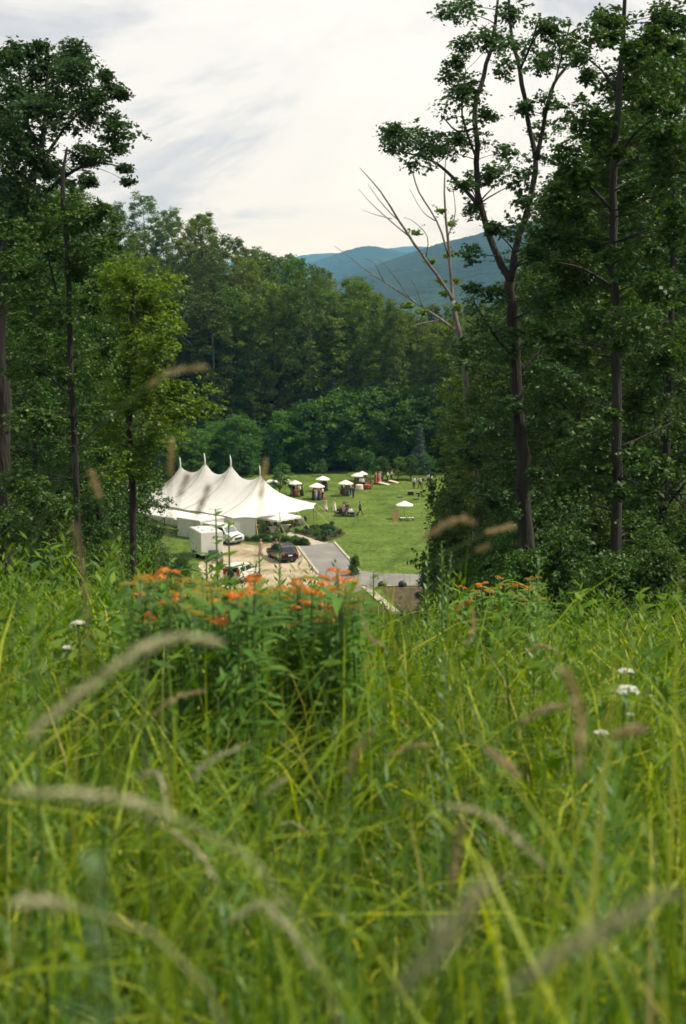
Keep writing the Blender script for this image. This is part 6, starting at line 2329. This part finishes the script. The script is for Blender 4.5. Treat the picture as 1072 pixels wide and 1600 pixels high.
seed_grass(1.15, [(232, 602), (262, 584), (292, 576), (322, 573)], 20, 'blurred tan seed head floating before the forest, left of centre', 'seed_brown', 0.0036)
seed_grass(1.3, [(266, 742), (267, 715), (269, 688)], 255, 'upright blurred seed head before the left end of the tent', 'seed_brown', 0.0034)
seed_grass(1.2, [(156, 778), (148, 756), (143, 738)], 185, 'small blurred seed head before the left wood', 'seed_brown', 0.004)
seed_grass(1.3, [(408, 778), (411, 748), (415, 720)], 420, 'upright blurred seed head before the right peak of the tent', 'seed_brown', 0.0034)
seed_grass(1.25, [(310, 800), (320, 776), (326, 758)], 300, 'small dark blurred seed head across the middle of the tent roof', 'seed_russet', 0.0036)
seed_grass(1.25, [(280, 775), (289, 752), (293, 742)], 270, 'tiny dark blurred seed head on the left of the tent roof', 'seed_russet', 0.003)
seed_grass(1.2, [(662, 840), (690, 824), (714, 812), (740, 816)], 560, 'lumpy tan seed head bent right before the lower right wood', 'seed_brown', 0.0048)
seed_grass(1.35, [(762, 832), (784, 826), (804, 823)], 690, 'short tan seed head right of the lumpy one', 'seed_brown', 0.0042)
seed_grass(1.35, [(744, 862), (754, 857), (764, 853)], 690, 'tiny tan seed head under the short one', 'seed_brown', 0.0036)
seed_grass(1.0, [(138, 980), (132, 920), (124, 860), (116, 820)], 150, 'upright russet seed stalk at the left before the slender trunk', 'seed_russet', 0.0030)
seed_grass(0.72, [(45, 1150), (100, 1105), (170, 1050), (230, 1010), (290, 995), (345, 1005)], -120, 'big pale blurred seed head arching across the left foreground', 'seed_pale', 0.0050, dy=0.01)
seed_grass(0.62, [(270, 1275), (200, 1252), (120, 1240), (20, 1238)], 300, 'pale blurred seed head drooping to the left edge', 'seed_pale', 0.0042)
seed_grass(1.2, [(380, 1165), (350, 1178), (322, 1195), (300, 1215)], 440, 'pale drooping seed head left of centre', 'seed_pale', 0.0036)
seed_grass(1.6, [(240, 1118), (268, 1094), (296, 1083), (322, 1080)], 180, 'tan arching seed head in the left meadow', 'seed_brown', 0.004)
seed_grass(1.1, [(272, 1300), (300, 1322), (322, 1350), (338, 1378)], 180, 'pale seed head bending down in the lower left', 'seed_pale', 0.0045)
seed_grass(0.9, [(700, 1258), (750, 1270), (800, 1305), (850, 1352)], 680, 'pale seed head bending down in the lower right', 'seed_pale', 0.0036)
seed_grass(0.42, [(630, 1545), (680, 1480), (725, 1425), (762, 1380)], 560, 'thick pale seed head, very blurred, near the bottom middle', 'seed_pale', 0.0050)
seed_grass(0.45, [(800, 1545), (880, 1490), (960, 1440), (1050, 1395)], 660, 'thick tan seed head, very blurred, at the bottom right', 'seed_pale', 0.0046)
seed_grass(0.85, [(905, 1210), (908, 1150), (900, 1090), (880, 1045)], 915, 'upright pale blurred seed head in the right foreground', 'seed_brown', 0.0055)
seed_grass(0.95, [(705, 1390), (712, 1340), (722, 1285)], 700, 'upright russet seed stalk in the lower middle', 'seed_russet', 0.0042)
seed_grass(1.0, [(545, 1210), (556, 1180), (580, 1140)], 530, 'pale blurred seed head left of the dark upright stalk', 'seed_brown', 0.004)
seed_grass(1.5, [(610, 1180), (640, 1166), (676, 1163)], 560, 'small tan seed head bent right below centre', 'seed_brown', 0.0036)
seed_grass(0.95, [(760, 1170), (785, 1190), (812, 1215)], 700, 'dull brown seed head in the right meadow', 'seed_russet', 0.0045)
seed_grass(1.3, [(405, 1255), (425, 1232), (448, 1217)], 385, 'narrow pale seed head bent right in the lower left', 'seed_pale', 0.0028)
seed_grass(1.1, [(215, 1215), (245, 1208), (262, 1262)], 190, 'crooked pale seed head at the left', 'seed_pale', 0.003)
seed_grass(0.85, [(360, 1440), (400, 1415), (450, 1410)], 300, 'pale blurred seed head low in the left foreground', 'seed_pale', 0.0035)
seed_grass(0.8, [(420, 1420), (450, 1450), (490, 1510)], 380, 'drooping pale seed head at the bottom left of centre', 'seed_pale', 0.0034)
seed_grass(0.6, [(110, 1415), (70, 1410), (20, 1412)], 118, 'pale seed head pointing to the lower left edge', 'seed_pale', 0.004)
seed_grass(2.4, [(822, 1020), (845, 1008), (872, 1018)], 800, 'tan seed head arching in the right meadow', 'seed_brown', 0.006)
seed_grass(2.0, [(728, 1010), (740, 980), (738, 955)], 745, 'upright tan seed head before the right orange flowers', 'seed_brown', 0.006)
seed_grass(2.2, [(600, 1010), (578, 995), (566, 962)], 620, 'tan seed head below the paved drive', 'seed_brown', 0.005)
seed_grass(1.1, [(960, 1150), (985, 1142), (1010, 1140)], 900, 'dark blurred seed head at the right edge', 'seed_russet', 0.006)
seed_grass(1.2, [(815, 1130), (850, 1108), (880, 1104)], 780, 'russet seed head left of the white yarrow', 'seed_russet', 0.005)
for i, (px, py) in enumerate([(150, 1000), (205, 1060), (360, 1120), (470, 1080), (640, 1090), (770, 1100), (850, 1180), (960, 1210), (600, 1260), (480, 1300), (890, 1300), (780, 1380), (240, 1130), (90, 1080), (560, 1090), (720, 1060), (930, 1080), (400, 1180), (180, 1180), (1000, 1100)]):
    Yk = 3.6 - (py - 1000) / 400 * 2.2
    dx = _mr.choice((-1, 1)) * _mr.uniform(15, 40)
    seed_grass(Yk, [(px, py), (px + dx * 0.6, py - 14), (px + dx, py - 6 + _mr.uniform(-10, 14))], px - dx * 1.4, 'small pale seed head on a thin stalk within the meadow grass', 'seed_pale' if i % 2 else 'seed_brown', 0.0038, group='small seed heads within the meadow')


def yarrow(Y, px, py, rp, base_px, label, mat='petal_white'):
    tip = at(px, py, Y)
    bx = (base_px - 536) / FPX * Y
    root = empty('yarrow', (bx, Y, tz(bx, Y)))
    off = Vector(root.location)
    R_ = rp / FPX * Y * 0.85
    cv = curve3(Vector((0, 0, -0.02)), tip - off - Vector((0, 0, R_ * 0.7)), (0, 0, 0), 7)
    mb = MB().tube(cv, 0.0028, 5)
    r = np.random.default_rng(int(px))
    n = 70
    a = r.uniform(0, 2 * PI, n)
    q = np.sqrt(r.random(n)) * R_
    c = np.stack([q * np.cos(a), q * np.sin(a), -0.25 * q * q / R_ + r.normal(size=n) * R_ * 0.05], -1) + np.array(tuple(tip - off))
    for k in range(10):
        mb.tube([cv[-1], Vector(tuple(c[k * 6]))], 0.0012, 4)
    mb.build('stem', M['stem_green'], root)
    cs, ax, nr = [], [], []
    for k in range(n):
        for m_ in range(3):
            b = m_ * 1.05
            cs.append(c[k] + r.normal(size=3) * 0.0007)
            ax.append((math.cos(b), math.sin(b), 0.1))
            nr.append((0, 0, 1.0))
    L = np.full(len(cs), R_ * 0.26)
    v_, q_ = leaf_quads(np.array(cs), np.array(ax), np.array(nr) + r.normal(size=(len(cs), 3)) * 0.15, L, L * 0.7)
    new_obj('flower_head', np_mesh('flower_head', v_, q_, M[mat]), root)
    tag(root, label, 'flower', 'flat wildflower heads in the meadow')


yarrow(2.6, 977, 1073, 27, 985, 'white yarrow with the widest flat head at the right')
yarrow(2.9, 978, 1046, 15, 982, 'small white yarrow just above the widest one')
yarrow(2.4, 940, 1143, 13, 945, 'small white yarrow low at the right')
yarrow(3.0, 122, 971, 13, 125, 'white yarrow in the left meadow')
yarrow(2.9, 105, 1010, 10, 108, 'faint white yarrow lower in the left meadow')
yarrow(3.6, 83, 939, 7, 85, 'small pink flower head at the far left', 'petal_pink')
yarrow(2.6, 985, 1115, 8, 990, 'tiny white yarrow below the widest one')
